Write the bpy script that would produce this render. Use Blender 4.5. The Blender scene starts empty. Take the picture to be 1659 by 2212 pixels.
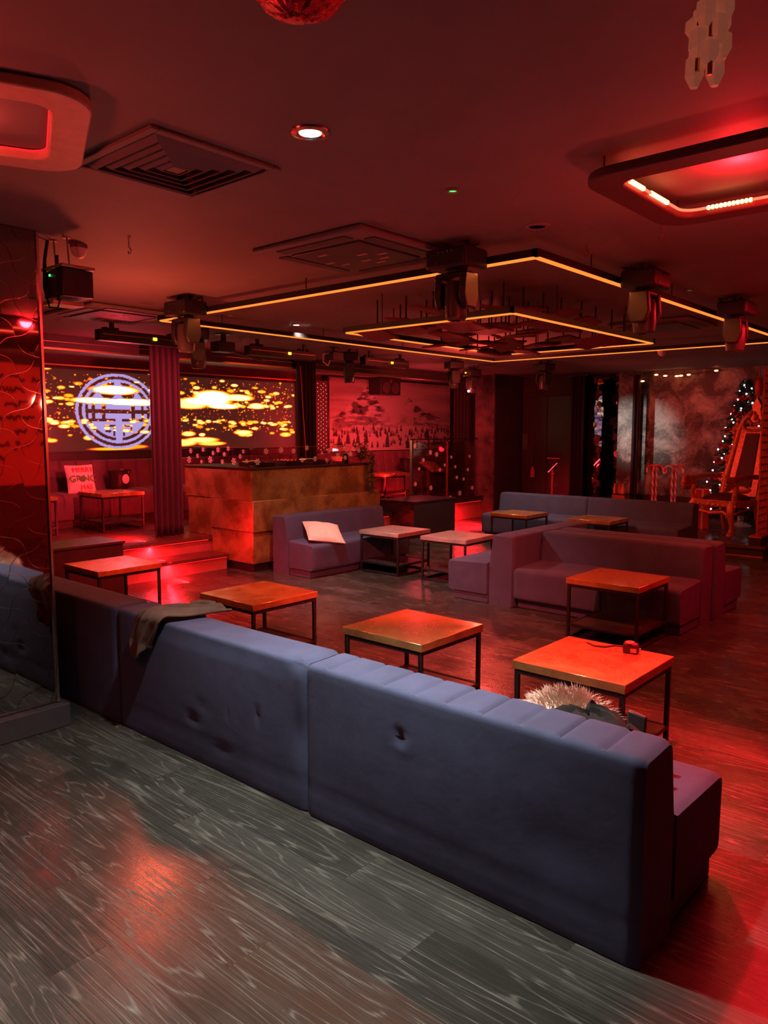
import bpy, bmesh, math, random
import numpy as np
from mathutils import Vector, Matrix, Euler
random.seed(7); np.random.seed(7)
D = bpy.data; SC = bpy.context.scene; COL = SC.collection
PI = math.pi
# ------------------------------------------------------------------ camera
F_PX, PITCH, YAW, CAMZ = 1649.3, 0.106145, 0.719485, 1.65
FWD = Vector((-math.sin(YAW)*math.cos(PITCH), math.cos(YAW)*math.cos(PITCH), -math.sin(PITCH)))
RGT = Vector((math.cos(YAW), math.sin(YAW), 0)); UPV = RGT.cross(FWD)
cd = D.cameras.new('camera'); cam = D.objects.new('camera', cd); COL.objects.link(cam)
cam.matrix_world = Matrix.Translation((0, 0, CAMZ)) @ Matrix((RGT, UPV, -FWD)).transposed().to_4x4()
cd.sensor_fit = 'HORIZONTAL'; cd.sensor_width = 36; cd.lens = 36*F_PX/1659.0
cd.clip_start = .05; cd.clip_end = 100
SC.camera = cam
SC.view_settings.view_transform = 'Standard'
SC.cycles.use_denoising = True
SC.cycles.max_bounces = 6; SC.cycles.diffuse_bounces = 3; SC.cycles.glossy_bounces = 3
SC.cycles.use_adaptive_sampling = True; SC.cycles.adaptive_threshold = .06; SC.cycles.adaptive_min_samples = 12
SC.cycles.transparent_max_bounces = 12; SC.cycles.transmission_bounces = 6
SC.cycles.sample_clamp_indirect = 4.0
w = D.worlds.new('world'); SC.world = w; w.use_nodes = True
w.node_tree.nodes['Background'].inputs[0].default_value = (.02, .003, .003, 1)

# ------------------------------------------------------------------ materials
def new_mat(name):
    m = D.materials.new(name); m.use_nodes = True
    nt = m.node_tree; b = nt.nodes['Principled BSDF']
    return m, nt, b
def N(nt, t, **kw):
    n = nt.nodes.new(t)
    for k, v in kw.items():
        if k == 'inp':
            for i, x in v.items(): n.inputs[i].default_value = x
        else: setattr(n, k, v)
    return n
def L(nt, a, b): nt.links.new(a, b)
def mat(name, col, rough=.6, metal=0, noise=0, nscale=20, emit=None, estr=0, bump=0, sheen=0, spec=.5, coat=0):
    m, nt, b = new_mat(name)
    b.inputs['Base Color'].default_value = (*col, 1); b.inputs['Roughness'].default_value = rough
    b.inputs['Metallic'].default_value = metal; b.inputs['Specular IOR Level'].default_value = spec
    if sheen:
        b.inputs['Sheen Weight'].default_value = sheen; b.inputs['Sheen Roughness'].default_value = .4
        b.inputs['Sheen Tint'].default_value = (*[min(1, c*3+.25) for c in col], 1)
    if coat: b.inputs['Coat Weight'].default_value = coat; b.inputs['Coat Roughness'].default_value = .1
    if emit: b.inputs['Emission Color'].default_value = (*emit, 1); b.inputs['Emission Strength'].default_value = estr
    tc = N(nt, 'ShaderNodeTexCoord'); nz = N(nt, 'ShaderNodeTexNoise', inp={'Scale': nscale, 'Detail': 5, 'Roughness': .6})
    L(nt, tc.outputs['Object'], nz.inputs['Vector'])
    if noise:
        r = N(nt, 'ShaderNodeMapRange', inp={'From Min': .3, 'From Max': .7, 'To Min': 1-noise, 'To Max': 1+noise})
        L(nt, nz.outputs['Fac'], r.inputs['Value'])
        mx = N(nt, 'ShaderNodeMix', data_type='RGBA', blend_type='MULTIPLY', inp={'Factor': 1.0})
        mx.inputs['A'].default_value = (*col, 1); L(nt, r.outputs[0], mx.inputs['B']); L(nt, mx.outputs['Result'], b.inputs['Base Color'])
    if bump:
        bp = N(nt, 'ShaderNodeBump', inp={'Strength': bump, 'Distance': .01}); L(nt, nz.outputs['Fac'], bp.inputs['Height']); L(nt, bp.outputs[0], b.inputs['Normal'])
    return m
def emis(name, col, s):
    m = D.materials.new(name); m.use_nodes = True; nt = m.node_tree; nt.nodes.clear()
    e = N(nt, 'ShaderNodeEmission'); e.inputs[0].default_value = (*col, 1); e.inputs[1].default_value = s
    o = N(nt, 'ShaderNodeOutputMaterial'); L(nt, e.outputs[0], o.inputs[0]); return m
def brass(name, col, dark, rlo, rhi, sc=5, met=.9, r0=.3, r1=.7):
    m, nt, b = new_mat(name)
    tc = N(nt, 'ShaderNodeTexCoord')
    oi = N(nt, 'ShaderNodeObjectInfo')
    ad = N(nt, 'ShaderNodeVectorMath', operation='ADD'); sca = N(nt, 'ShaderNodeVectorMath', operation='SCALE')
    cmb = N(nt, 'ShaderNodeCombineXYZ'); L(nt, oi.outputs['Random'], cmb.inputs[0]); L(nt, oi.outputs['Random'], cmb.inputs[1])
    L(nt, cmb.outputs[0], sca.inputs[0]); sca.inputs['Scale'].default_value = 31
    L(nt, tc.outputs['Object'], ad.inputs[0]); L(nt, sca.outputs[0], ad.inputs[1])
    n1 = N(nt, 'ShaderNodeTexNoise', inp={'Scale': sc, 'Detail': 8, 'Roughness': .6, 'Distortion': .2}); L(nt, ad.outputs[0], n1.inputs['Vector'])
    n2 = N(nt, 'ShaderNodeTexNoise', inp={'Scale': sc*9, 'Detail': 4, 'Roughness': .7}); L(nt, ad.outputs[0], n2.inputs['Vector'])
    cr = N(nt, 'ShaderNodeValToRGB'); cr.color_ramp.elements[0].position = r0; cr.color_ramp.elements[1].position = r1
    cr.color_ramp.elements[0].color = (*dark, 1); cr.color_ramp.elements[1].color = (*col, 1)
    L(nt, n1.outputs['Fac'], cr.inputs[0]); L(nt, cr.outputs[0], b.inputs['Base Color'])
    b.inputs['Metallic'].default_value = met
    mr = N(nt, 'ShaderNodeMapRange', inp={'From Min': .3, 'From Max': .7, 'To Min': rhi, 'To Max': rlo}); L(nt, n1.outputs['Fac'], mr.inputs['Value']); L(nt, mr.outputs[0], b.inputs['Roughness'])
    bp = N(nt, 'ShaderNodeBump', inp={'Strength': .03, 'Distance': .01}); L(nt, n1.outputs['Fac'], bp.inputs['Height']); L(nt, bp.outputs[0], b.inputs['Normal'])
    return m
def wood_floor(name, dark, light, rough=.32, plank=.19, length=1.25, vein=1.0):
    m, nt, b = new_mat(name)
    tc = N(nt, 'ShaderNodeTexCoord'); sp = N(nt, 'ShaderNodeSeparateXYZ'); L(nt, tc.outputs['Object'], sp.inputs[0])
    def M(op, a, bb=None, c=None):
        n = N(nt, 'ShaderNodeMath', operation=op)
        for i, x in enumerate((a, bb, c)):
            if x is None: continue
            if isinstance(x, (int, float)): n.inputs[i].default_value = x
            else: L(nt, x, n.inputs[i])
        return n.outputs[0]
    yr = M('DIVIDE', sp.outputs[1], plank); row = M('FLOOR', yr); fy = M('FRACT', yr)
    xs = M('DIVIDE', M('ADD', sp.outputs[0], M('MULTIPLY', row, .437)), length); colm = M('FLOOR', xs); fx = M('FRACT', xs)
    cmb = N(nt, 'ShaderNodeCombineXYZ'); L(nt, row, cmb.inputs[0]); L(nt, colm, cmb.inputs[1])
    wn = N(nt, 'ShaderNodeTexWhiteNoise', noise_dimensions='2D'); L(nt, cmb.outputs[0], wn.inputs['Vector'])
    off = N(nt, 'ShaderNodeVectorMath', operation='SCALE'); L(nt, wn.outputs['Color'], off.inputs[0]); off.inputs['Scale'].default_value = 40
    ps = N(nt, 'ShaderNodeVectorMath', operation='ADD'); L(nt, tc.outputs['Object'], ps.inputs[0]); L(nt, off.outputs[0], ps.inputs[1])
    mp = N(nt, 'ShaderNodeMapping'); mp.inputs['Scale'].default_value = (.5, 5.5, 1); L(nt, ps.outputs[0], mp.inputs[0])
    n1 = N(nt, 'ShaderNodeTexNoise', inp={'Scale': 1.0, 'Detail': 2.6, 'Roughness': .45, 'Distortion': .15}); L(nt, mp.outputs[0], n1.inputs['Vector'])
    rings = M('PINGPONG', M('MULTIPLY', n1.outputs['Fac'], 17.0), .5)
    lines = N(nt, 'ShaderNodeMapRange', inp={'From Min': .38, 'From Max': .5, 'To Min': 0, 'To Max': 1}); L(nt, rings, lines.inputs[0])
    mp2 = N(nt, 'ShaderNodeMapping'); mp2.inputs['Scale'].default_value = (1.6, 210, 1); L(nt, ps.outputs[0], mp2.inputs[0])
    n2 = N(nt, 'ShaderNodeTexNoise', inp={'Scale': 1.0, 'Detail': 4, 'Roughness': .7}); L(nt, mp2.outputs[0], n2.inputs['Vector'])
    fib = N(nt, 'ShaderNodeMapRange', inp={'From Min': .42, 'From Max': .68, 'To Min': 0, 'To Max': 1}); L(nt, n2.outputs['Fac'], fib.inputs[0])
    n3 = N(nt, 'ShaderNodeTexNoise', inp={'Scale': 2.2, 'Detail': 4, 'Roughness': .6}); L(nt, tc.outputs['Object'], n3.inputs['Vector'])
    patch = N(nt, 'ShaderNodeMapRange', inp={'From Min': .35, 'From Max': .65, 'To Min': .25, 'To Max': 1}); L(nt, n3.outputs['Fac'], patch.inputs[0])
    t = M('MULTIPLY', M('ADD', M('MULTIPLY', M('MULTIPLY', lines.outputs[0], M('ADD', M('MULTIPLY', fib.outputs[0], .7), .3)), .55*vein), M('MULTIPLY', fib.outputs[0], .24)), patch.outputs[0])
    t = M('ADD', t, M('MULTIPLY', M('SUBTRACT', wn.outputs['Value'], .5), .10))
    sy = M('LESS_THAN', M('MINIMUM', fy, M('SUBTRACT', 1.0, fy)), .006); sx = M('LESS_THAN', M('MINIMUM', fx, M('SUBTRACT', 1.0, fx)), .0012)
    gap = M('MAXIMUM', sy, sx); t = M('MULTIPLY', t, M('SUBTRACT', 1.0, M('MULTIPLY', gap, .8)))
    cr = N(nt, 'ShaderNodeMix', data_type='RGBA', clamp_factor=True); cr.inputs['A'].default_value = (*dark, 1); cr.inputs['B'].default_value = (*light, 1)
    L(nt, t, cr.inputs['Factor']); L(nt, cr.outputs['Result'], b.inputs['Base Color'])
    rg = M('ADD', rough, M('MULTIPLY', M('SUBTRACT', n3.outputs['Fac'], .5), .25)); L(nt, M('ADD', rg, M('MULTIPLY', t, .25)), b.inputs['Roughness'])
    bp = N(nt, 'ShaderNodeBump', inp={'Strength': .25, 'Distance': .003}); L(nt, M('SUBTRACT', t, M('MULTIPLY', gap, .6)), bp.inputs['Height']); L(nt, bp.outputs[0], b.inputs['Normal'])
    return m
def glass_mat(name, tint=(1, .95, .95), amt=.06):
    m = D.materials.new(name); m.use_nodes = True; nt = m.node_tree; nt.nodes.clear()
    tr = N(nt, 'ShaderNodeBsdfTransparent'); tr.inputs[0].default_value = (*tint, 1)
    gl = N(nt, 'ShaderNodeBsdfGlossy', inp={'Roughness': .02}); lw = N(nt, 'ShaderNodeLayerWeight', inp={'Blend': .25})
    mr = N(nt, 'ShaderNodeMapRange', inp={'To Min': amt, 'To Max': .7}); L(nt, lw.outputs['Fresnel'], mr.inputs[0])
    mx = N(nt, 'ShaderNodeMixShader'); L(nt, mr.outputs[0], mx.inputs[0]); L(nt, tr.outputs[0], mx.inputs[1]); L(nt, gl.outputs[0], mx.inputs[2])
    o = N(nt, 'ShaderNodeOutputMaterial'); L(nt, mx.outputs[0], o.inputs[0]); return m
def vcol_mat(name, strength=None, rough=.8):
    m, nt, b = new_mat(name); a = N(nt, 'ShaderNodeAttribute', attribute_name='paint')
    if strength is None:
        L(nt, a.outputs['Color'], b.inputs['Base Color']); b.inputs['Roughness'].default_value = rough
    else:
        b.inputs['Base Color'].default_value = (.01, .008, .008, 1); b.inputs['Roughness'].default_value = .35
        L(nt, a.outputs['Color'], b.inputs['Emission Color']); b.inputs['Emission Strength'].default_value = strength
    return m
def marble_mat():
    m, nt, b = new_mat('worn marble wall'); tc = N(nt, 'ShaderNodeTexCoord')
    n1 = N(nt, 'ShaderNodeTexNoise', inp={'Scale': 2.2, 'Detail': 6, 'Roughness': .6, 'Distortion': .6}); L(nt, tc.outputs['Object'], n1.inputs['Vector'])
    n2 = N(nt, 'ShaderNodeTexNoise', inp={'Scale': 26, 'Detail': 6, 'Roughness': .75}); L(nt, tc.outputs['Object'], n2.inputs['Vector'])
    mx = N(nt, 'ShaderNodeMath', operation='MULTIPLY_ADD', inp={1: .45}); L(nt, n2.outputs['Fac'], mx.inputs[0]); L(nt, n1.outputs['Fac'], mx.inputs[2])
    cr = N(nt, 'ShaderNodeValToRGB'); e = cr.color_ramp.elements; e[0].position = .66; e[0].color = (.03, .024, .022, 1); e[1].position = .95; e[1].color = (.50, .46, .40, 1)
    L(nt, mx.outputs[0], cr.inputs[0]); L(nt, cr.outputs[0], b.inputs['Base Color']); b.inputs['Roughness'].default_value = .45
    return m
def candy_mat():
    m, nt, b = new_mat('red and white candy stripe'); tc = N(nt, 'ShaderNodeTexCoord'); sp = N(nt, 'ShaderNodeSeparateXYZ'); L(nt, tc.outputs['Object'], sp.inputs[0])
    at = N(nt, 'ShaderNodeMath', operation='ARCTAN2'); L(nt, sp.outputs[1], at.inputs[0]); L(nt, sp.outputs[0], at.inputs[1])
    a = N(nt, 'ShaderNodeMath', operation='MULTIPLY_ADD', inp={1: 1/PI}); ml = N(nt, 'ShaderNodeMath', operation='MULTIPLY', inp={1: 7.0}); L(nt, sp.outputs[2], ml.inputs[0])
    L(nt, at.outputs[0], a.inputs[0]); L(nt, ml.outputs[0], a.inputs[2])
    fr = N(nt, 'ShaderNodeMath', operation='FRACT'); L(nt, a.outputs[0], fr.inputs[0]); lt = N(nt, 'ShaderNodeMath', operation='LESS_THAN', inp={1: .5}); L(nt, fr.outputs[0], lt.inputs[0])
    mx = N(nt, 'ShaderNodeMix', data_type='RGBA'); mx.inputs['A'].default_value = (.75, .7, .66, 1); mx.inputs['B'].default_value = (.6, .03, .03, 1); L(nt, lt.outputs[0], mx.inputs['Factor'])
    L(nt, mx.outputs['Result'], b.inputs['Base Color']); b.inputs['Roughness'].default_value = .35; return m

M = {}
M['floor'] = wood_floor('cerused black wood floor', (.026, .026, .022), (.30, .30, .26), rough=.24)
M['deck'] = wood_floor('stage wood floor', (.07, .035, .022), (.22, .12, .08), rough=.28, plank=.14, vein=.4)
M['ceiling'] = mat('dark painted ceiling', (.19, .15, .145), .75, noise=.08, nscale=3)
M['wall'] = mat('black painted wall', (.035, .02, .02), .55, noise=.2, nscale=4)
M['wallred'] = mat('dark red painted wall', (.08, .02, .02), .6, noise=.15, nscale=4)
M['base'] = mat('dark grey skirting paint', (.06, .05, .055), .5, noise=.1)
M['velvet'] = mat('blue velvet', (.054, .070, .140), .9, noise=.16, nscale=7, sheen=.06, bump=.15)
M['burg'] = mat('plum velvet', (.13, .05, .065), .8, noise=.12, nscale=9, sheen=.3)
M['curtain'] = mat('burgundy velvet curtain', (.036, .014, .021), .8, noise=.1, sheen=.12)
M['blackm'] = mat('black powder coated steel', (.012, .011, .011), .45, noise=.1)
M['plastic'] = mat('black plastic housing', (.022, .02, .021), .42, noise=.1)
M['greyplastic'] = mat('dark grey plastic shell', (.060, .048, .048), .36, noise=.1)
M['brass'] = brass('patinated brass', (.82, .47, .17), (.46, .22, .07), .12, .34, 5, .6, .36, .62)
M['boothbrass'] = brass('aged brass sheet', (.56, .44, .16), (.24, .16, .05), .24, .40, 3.0, .6, .40, .60)
M['pale'] = mat('pale worn table laminate', (.42, .33, .29), .35, noise=.25, nscale=9, metal=.2)
M['blackwood'] = mat('black lacquered timber', (.03, .022, .024), .35, noise=.15, nscale=8)
M['mirror'] = mat('dark mirror', (.36, .30, .28), .03, metal=1)
M['grout'] = mat('dark grout', (.01, .008, .008), .7, noise=.1)
M['edge'] = mat('polished metal edge', (.7, .6, .5), .2, metal=1)
M['chrome'] = mat('brushed steel', (.6, .58, .56), .25, metal=1)
M['goldtrim'] = mat('gold trim strip', (.75, .42, .16), .3, metal=1)
M['white'] = mat('white plastic', (.75, .72, .70), .45)
M['cream'] = mat('cream cushion cotton', (.72, .58, .50), .9, noise=.06, nscale=30, bump=.1)
M['redink'] = mat('red print', (.6, .02, .02), .8); M['greenink'] = mat('green print', (.10, .22, .04), .8); M['dark'] = mat('dark print', (.012, .006, .006), .8)
M['pattern'] = mat('patterned cushion cloth', (.40, .20, .12), .9, noise=.8, nscale=16)
M['cloth'] = mat('black cloth', (.02, .017, .016), .9, noise=.3, nscale=12, bump=.3)
M['brownjacket'] = mat('dark brown jacket cloth', (.115, .066, .048), .9, noise=.25, nscale=14, bump=.3)
M['fur'] = mat('cream faux fur', (.78, .60, .48), .8, noise=.1)
M['glass'] = glass_mat('clear glass'); M['acrylic'] = glass_mat('clear acrylic', (.95, .9, .9), .16)
M['flake'] = mat('white snowflake sticker', (.8, .72, .70), .6, emit=(.8, .55, .5), estr=.03)  # faint emission painted in to brighten the stickers; they are no lamps
M['strip'] = emis('amber led strip', (1.0, .22, .03), 1.5)
M['stripred'] = emis('red led strip', (1.0, .012, .015), 2.2)
M['ropered'] = emis('red led rope', (1.0, .06, .03), 5.0)
M['bulbhot'] = emis('hot red led', (1.0, .30, .10), 9.0)
M['bulbwhite'] = emis('cool white bulb', (.8, .95, 1.0), 7.0)
M['lampwhite'] = emis('white lamp lens', (1, .98, .9), 12.0)
M['green'] = emis('green indicator', (.1, 1.0, .15), 2.5); M['yellow'] = emis('yellow indicator', (1.0, .6, .03), 3.0)
M['dot'] = emis('warm fairy light', (1.0, .55, .40), 1.6)
M['screen'] = vcol_mat('led video wall', 1.0); M['print'] = vcol_mat('printed banner'); M['marble'] = marble_mat(); M['candy'] = candy_mat()
M['garland'] = mat('green garland needles', (.10, .13, .045), .7, noise=.4, nscale=40)
M['needle'] = mat('dark green tree needles', (.015, .05, .025), .7, noise=.4, nscale=30)
M['tinsel'] = mat('red tinsel', (.55, .03, .04), .3, metal=.6, noise=.3, nscale=60)
M['bauble'] = mat('red bauble', (.6, .04, .05), .15, metal=.5); M['silver'] = mat('silver bauble', (.7, .6, .6), .2, metal=1)
M['gilt'] = mat('carved gilt wood', (.48, .16, .07), .4, metal=.35, noise=.35, nscale=25, bump=.4)
M['upholstery'] = mat('dark red upholstery', (.06, .012, .015), .7, noise=.1)
M['giftred'] = mat('red gift wrap', (.5, .04, .04), .4); M['plaster'] = mat('cloudy dark plaster', (.075, .03, .03), .7, noise=.9, nscale=3.5); M['riser'] = mat('dark red step riser paint', (.30, .12, .11), .5, noise=.15, nscale=6); M['emblem'] = mat('dull bronze inlay', (.16, .10, .08), .6); M['ringmat'] = mat('ring lamp body', (.50, .30, .24), .6, noise=.1)
M['sequin'] = mat('red sequin shade', (.6, .02, .03), .25, metal=.8, noise=.6, nscale=70, bump=.8)
M['crystal'] = mat('amber crystal', (.62, .17, .08), .25, metal=.0, noise=.3, nscale=14, emit=(.9, .25, .14), estr=.16)  # emission stands in for light falling on the crystals
M['tile'] = mat('acoustic tile', (.20, .03, .03), .55, noise=.2, nscale=6)
M['lattice'] = mat('red brown lattice timber', (.35, .07, .04), .5, noise=.2)
M['rubber'] = mat('black rubber', (.015, .014, .014), .6); M['orange'] = mat('tape measure label', (.7, .25, .12), .4)
M['paper'] = mat('handwritten red board', (.62, .10, .07), .7, noise=.1, nscale=3)

# ------------------------------------------------------------------ mesh helpers
class B:
    def __init__(s): s.v = []; s.f = []; s.X = None
    def add(s, vs, fs):
        o = len(s.v)
        s.v += [tuple(s.X @ Vector(v)) if s.X else tuple(v) for v in vs]
        s.f += [tuple(i+o for i in f) for f in fs]; return s
    def box(s, x0, x1, y0, y1, z0, z1):
        return s.add([(x0,y0,z0),(x1,y0,z0),(x1,y1,z0),(x0,y1,z0),(x0,y0,z1),(x1,y0,z1),(x1,y1,z1),(x0,y1,z1)],
                     [(0,3,2,1),(4,5,6,7),(0,1,5,4),(1,2,6,5),(2,3,7,6),(3,0,4,7)])
    def cbox(s, c, d): return s.box(c[0]-d[0]/2, c[0]+d[0]/2, c[1]-d[1]/2, c[1]+d[1]/2, c[2]-d[2]/2, c[2]+d[2]/2)
    def prism(s, poly, ax, a, b):
        def p(q, t): return {'x': (t, q[0], q[1]), 'y': (q[0], t, q[1]), 'z': (q[0], q[1], t)}[ax]
        n = len(poly); vs = [p(q, a) for q in poly]+[p(q, b) for q in poly]
        fs = [tuple(range(n-1, -1, -1)), tuple(range(n, 2*n))]+[(i, (i+1) % n, n+(i+1) % n, n+i) for i in range(n)]
        return s.add(vs, fs)
    def tube(s, pts, r, seg=8, closed=False):
        pts = [Vector(p) for p in pts]; n = len(pts); rs = r if isinstance(r, (list, tuple)) else [r]*n
        vs = []; ref = None
        for i, p in enumerate(pts):
            a = pts[(i-1) % n] if (closed or i) else p; b = pts[(i+1) % n] if (closed or i < n-1) else p
            t = (b-a).normalized() if (b-a).length > 1e-9 else Vector((0, 0, 1))
            if ref is None: ref = Vector((0, 0, 1)) if abs(t.z) < .9 else Vector((1, 0, 0))
            u = (ref-t*ref.dot(t)); u = u.normalized() if u.length > 1e-6 else t.orthogonal().normalized(); ref = u; q = t.cross(u)
            for k in range(seg):
                an = 2*PI*k/seg; vs.append(p+(u*math.cos(an)+q*math.sin(an))*rs[i])
        fs = []
        for i in range(n if closed else n-1):
            j = (i+1) % n
            for k in range(seg): fs.append((i*seg+k, i*seg+(k+1) % seg, j*seg+(k+1) % seg, j*seg+k))
        if not closed: fs += [tuple(range(seg-1, -1, -1)), tuple((n-1)*seg+k for k in range(seg))]
        return s.add(vs, fs)
    def bar(s, p0, p1, wd, ht, up=(0, 0, 1)):
        p0 = Vector(p0); p1 = Vector(p1); t = (p1-p0).normalized(); u = Vector(up); u = (u-t*u.dot(t)); u = u.normalized() if u.length > 1e-6 else t.orthogonal().normalized(); q = t.cross(u)
        vs = [p+q*a*wd/2+u*b*ht/2 for p in (p0, p1) for a, b in ((-1,-1),(1,-1),(1,1),(-1,1))]
        return s.add(vs, [(0,1,2,3),(7,6,5,4),(0,4,5,1),(1,5,6,2),(2,6,7,3),(3,7,4,0)])
    def lathe(s, prof, c=(0, 0, 0), seg=20, sx=1, sy=1):
        vs = []; n = len(prof)
        for r, z in prof:
            for k in range(seg): vs.append((c[0]+r*sx*math.cos(2*PI*k/seg), c[1]+r*sy*math.sin(2*PI*k/seg), c[2]+z))
        fs = [(i*seg+k, i*seg+(k+1) % seg, (i+1)*seg+(k+1) % seg, (i+1)*seg+k) for i in range(n-1) for k in range(seg)]
        fs += [tuple(range(seg-1, -1, -1)), tuple((n-1)*seg+k for k in range(seg))]
        return s.add(vs, fs)
    def ball(s, c, r, seg=12, rings=8, sc=(1, 1, 1)):
        prof = [(max(1e-4, r*math.sin(PI*i/rings)), -r*math.cos(PI*i/rings)) for i in range(rings+1)]
        o = len(s.v); s.lathe(prof, (0, 0, 0), seg)
        for i in range(o, len(s.v)):
            v = s.v[i]; 
            s.v[i] = (c[0]+v[0]*sc[0], c[1]+v[1]*sc[1], c[2]+v[2]*sc[2])
        return s
    def grid(s, fn, nu, nv):
        vs = [fn(i/nu, j/nv) for j in range(nv+1) for i in range(nu+1)]
        fs = [(j*(nu+1)+i, j*(nu+1)+i+1, (j+1)*(nu+1)+i+1, (j+1)*(nu+1)+i) for j in range(nv) for i in range(nu)]
        return s.add(vs, fs)
    def build(s, name, m, parent=None, loc=(0, 0, 0), rot=(0, 0, 0), bevel=0, seg=2, smooth=True, sub=0, fix=True):
        me = D.meshes.new(name); me.from_pydata(s.v, [], s.f); me.update()
        if fix:
            bm = bmesh.new(); bm.from_mesh(me); bmesh.ops.recalc_face_normals(bm, faces=bm.faces); bm.to_mesh(me); bm.free()
        if smooth: me.shade_smooth() if hasattr(me, 'shade_smooth') else None
        if smooth and hasattr(me, 'set_sharp_from_angle'): me.set_sharp_from_angle(angle=math.radians(38))
        me.materials.append(M[m] if isinstance(m, str) else m)
        o = D.objects.new(name, me); COL.objects.link(o); o.location = loc; o.rotation_euler = rot
        if parent: o.parent = parent
        if bevel:
            md = o.modifiers.new('bevel', 'BEVEL'); md.width = bevel; md.segments = seg; md.limit_method = 'ANGLE'; md.angle_limit = math.radians(40)
            md.harden_normals = False
        if sub: md = o.modifiers.new('sub', 'SUBSURF'); md.levels = sub; md.render_levels = sub
        return o
def tag(o, label=None, cat=None, group=None, kind=None):
    if label: o['label'] = label
    if cat: o['category'] = cat
    if group: o['group'] = group
    if kind: o['kind'] = kind
    return o
def thing(name, label, cat, loc=(0, 0, 0), rz=0, group=None):
    o = D.objects.new(name, None); COL.objects.link(o); o.location = loc; o.rotation_euler = (0, 0, rz); o.empty_display_size = .1
    return tag(o, label, cat, group)
def children(o): return [c for c in D.objects if c.parent == o]
def dup(root, loc, rz=None, label=None, group=None):
    r = root.copy(); COL.objects.link(r); r.location = loc
    if rz is not None: r.rotation_euler = (0, 0, rz)
    if label: r['label'] = label
    if group: r['group'] = group
    for ch in children(root):
        c = ch.copy(); COL.objects.link(c); c.parent = r
        for g in children(ch):
            d = g.copy(); COL.objects.link(d); d.parent = c
    return r
def struct(o): o['kind'] = 'structure'; return o
def paint(o, cols):
    a = o.data.color_attributes.new('paint', 'FLOAT_COLOR', 'POINT'); flat = np.ones((len(cols), 4), np.float32); flat[:, :3] = cols
    a.data.foreach_set('color', flat.ravel())
def lamp(name, kind, loc, energy, col, target=None, size=.1, spot=90, blend=.5, shape=None, sy=None):
    l = D.lights.new(name, kind); l.energy = energy; l.color = col
    if kind == 'AREA':
        l.size = size
        if sy: l.shape = 'RECTANGLE'; l.size_y = sy
    else: l.shadow_soft_size = size
    if kind == 'SPOT': l.spot_size = math.radians(spot); l.spot_blend = blend
    o = D.objects.new(name, l); COL.objects.link(o); o.location = loc
    if target is not None: o.rotation_euler = (Vector(target)-Vector(loc)).to_track_quat('-Z', 'Y').to_euler()
    return o
def vnoise(x, y, seed=0):
    x = np.asarray(x, float); y = np.asarray(y, float); xi = np.floor(x).astype(int); yi = np.floor(y).astype(int); fx = x-xi; fy = y-yi
    fx = fx*fx*(3-2*fx); fy = fy*fy*(3-2*fy)
    def h(a, b):
        t = np.sin(a*127.1+b*311.7+seed*74.7)*43758.5453; return t-np.floor(t)
    return (h(xi, yi)*(1-fx)+h(xi+1, yi)*fx)*(1-fy)+(h(xi, yi+1)*(1-fx)+h(xi+1, yi+1)*fx)*fy
def fbm(x, y, o=5, seed=0):
    s = 0; a = .5; f = 1
    for i in range(o): s = s+a*vnoise(x*f, y*f, seed+i); a *= .5; f *= 2.03
    return s
def text_mesh(body, size, m, name, parent, mtx, depth=.002):
    cu = D.curves.new(name, 'FONT'); cu.body = body; cu.size = size; cu.extrude = depth; cu.align_x = 'CENTER'; cu.align_y = 'CENTER'; cu.resolution_u = 2
    t = D.objects.new(name, cu); COL.objects.link(t); dg = bpy.context.evaluated_depsgraph_get(); me = D.meshes.new_from_object(t.evaluated_get(dg))
    D.objects.remove(t); D.curves.remove(cu); me.name = name; me.transform(mtx); me.materials.clear(); me.materials.append(M[m])
    o = D.objects.new(name, me); COL.objects.link(o); o.parent = parent; return o
def emblem(u, v):
    """round shou-style club emblem; arrays in the unit disc"""
    r = np.sqrt(u*u+v*v); au = np.abs(u)
    on = (r > .93) & (r < 1.0) | (r > .78) & (r < .85)
    top = (v > .24) & (r < .70) & ((au > .10) | True)
    hook = (((au-.24)**2+(v-.50)**2) < .030) & ~((au < .27) & (au > .20) & (v > .50))
    top &= ~hook
    stem = (au < .075) & (v > .2) & (r < .80)
    rows = ((v > .05) & (v < .19)) | ((v < -.05) & (v > -.19))
    cols_ = (au < .31) | ((au > .40) & (au < .56)) | ((au > .63) & (au < .71))
    bot = (v < -.27) & (r < .70)
    g = (((au > .09) & (au < .14) & (v < -.36) & (v > -.66)) | ((v < -.36) & (v > -.41) & (au > .09) & (au < .33)) | ((au > .28) & (au < .33) & (v < -.36) & (v > -.55)) | ((v < -.50) & (v > -.56) & (au > .20) & (au < .33)))
    bot &= ~g
    return on | top | stem | (rows & cols_) | bot | ((au < .075) & (v < -.2) & (r < .80))
# ------------------------------------------------------------------ the room
X0, X1, Y0, Y1, H = -10.6, 3.0, -2.5, 14.5, 2.7
def sbox(name, m, *d, bevel=0): return struct(B().box(*d).build(name, m, bevel=bevel, smooth=False))
sbox('floor', 'floor', X0, X1, Y0, Y1, -.12, 0)
sbox('ceiling', 'ceiling', X0-.1, X1+.1, Y0-.1, Y1+.1, H, H+.12)
sbox('wall_back', 'wallred', X0-.15, X0, Y0, Y1, 0, H)
sbox('wall_right', 'wallred', X1, X1+.15, Y0, Y1, 0, H)
sbox('wall_front', 'wallred', X0, X1, Y0-.15, Y0, 0, H)
sbox('wall_far', 'wall', X0, X1, Y1, Y1+.15, 0, H)
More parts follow.
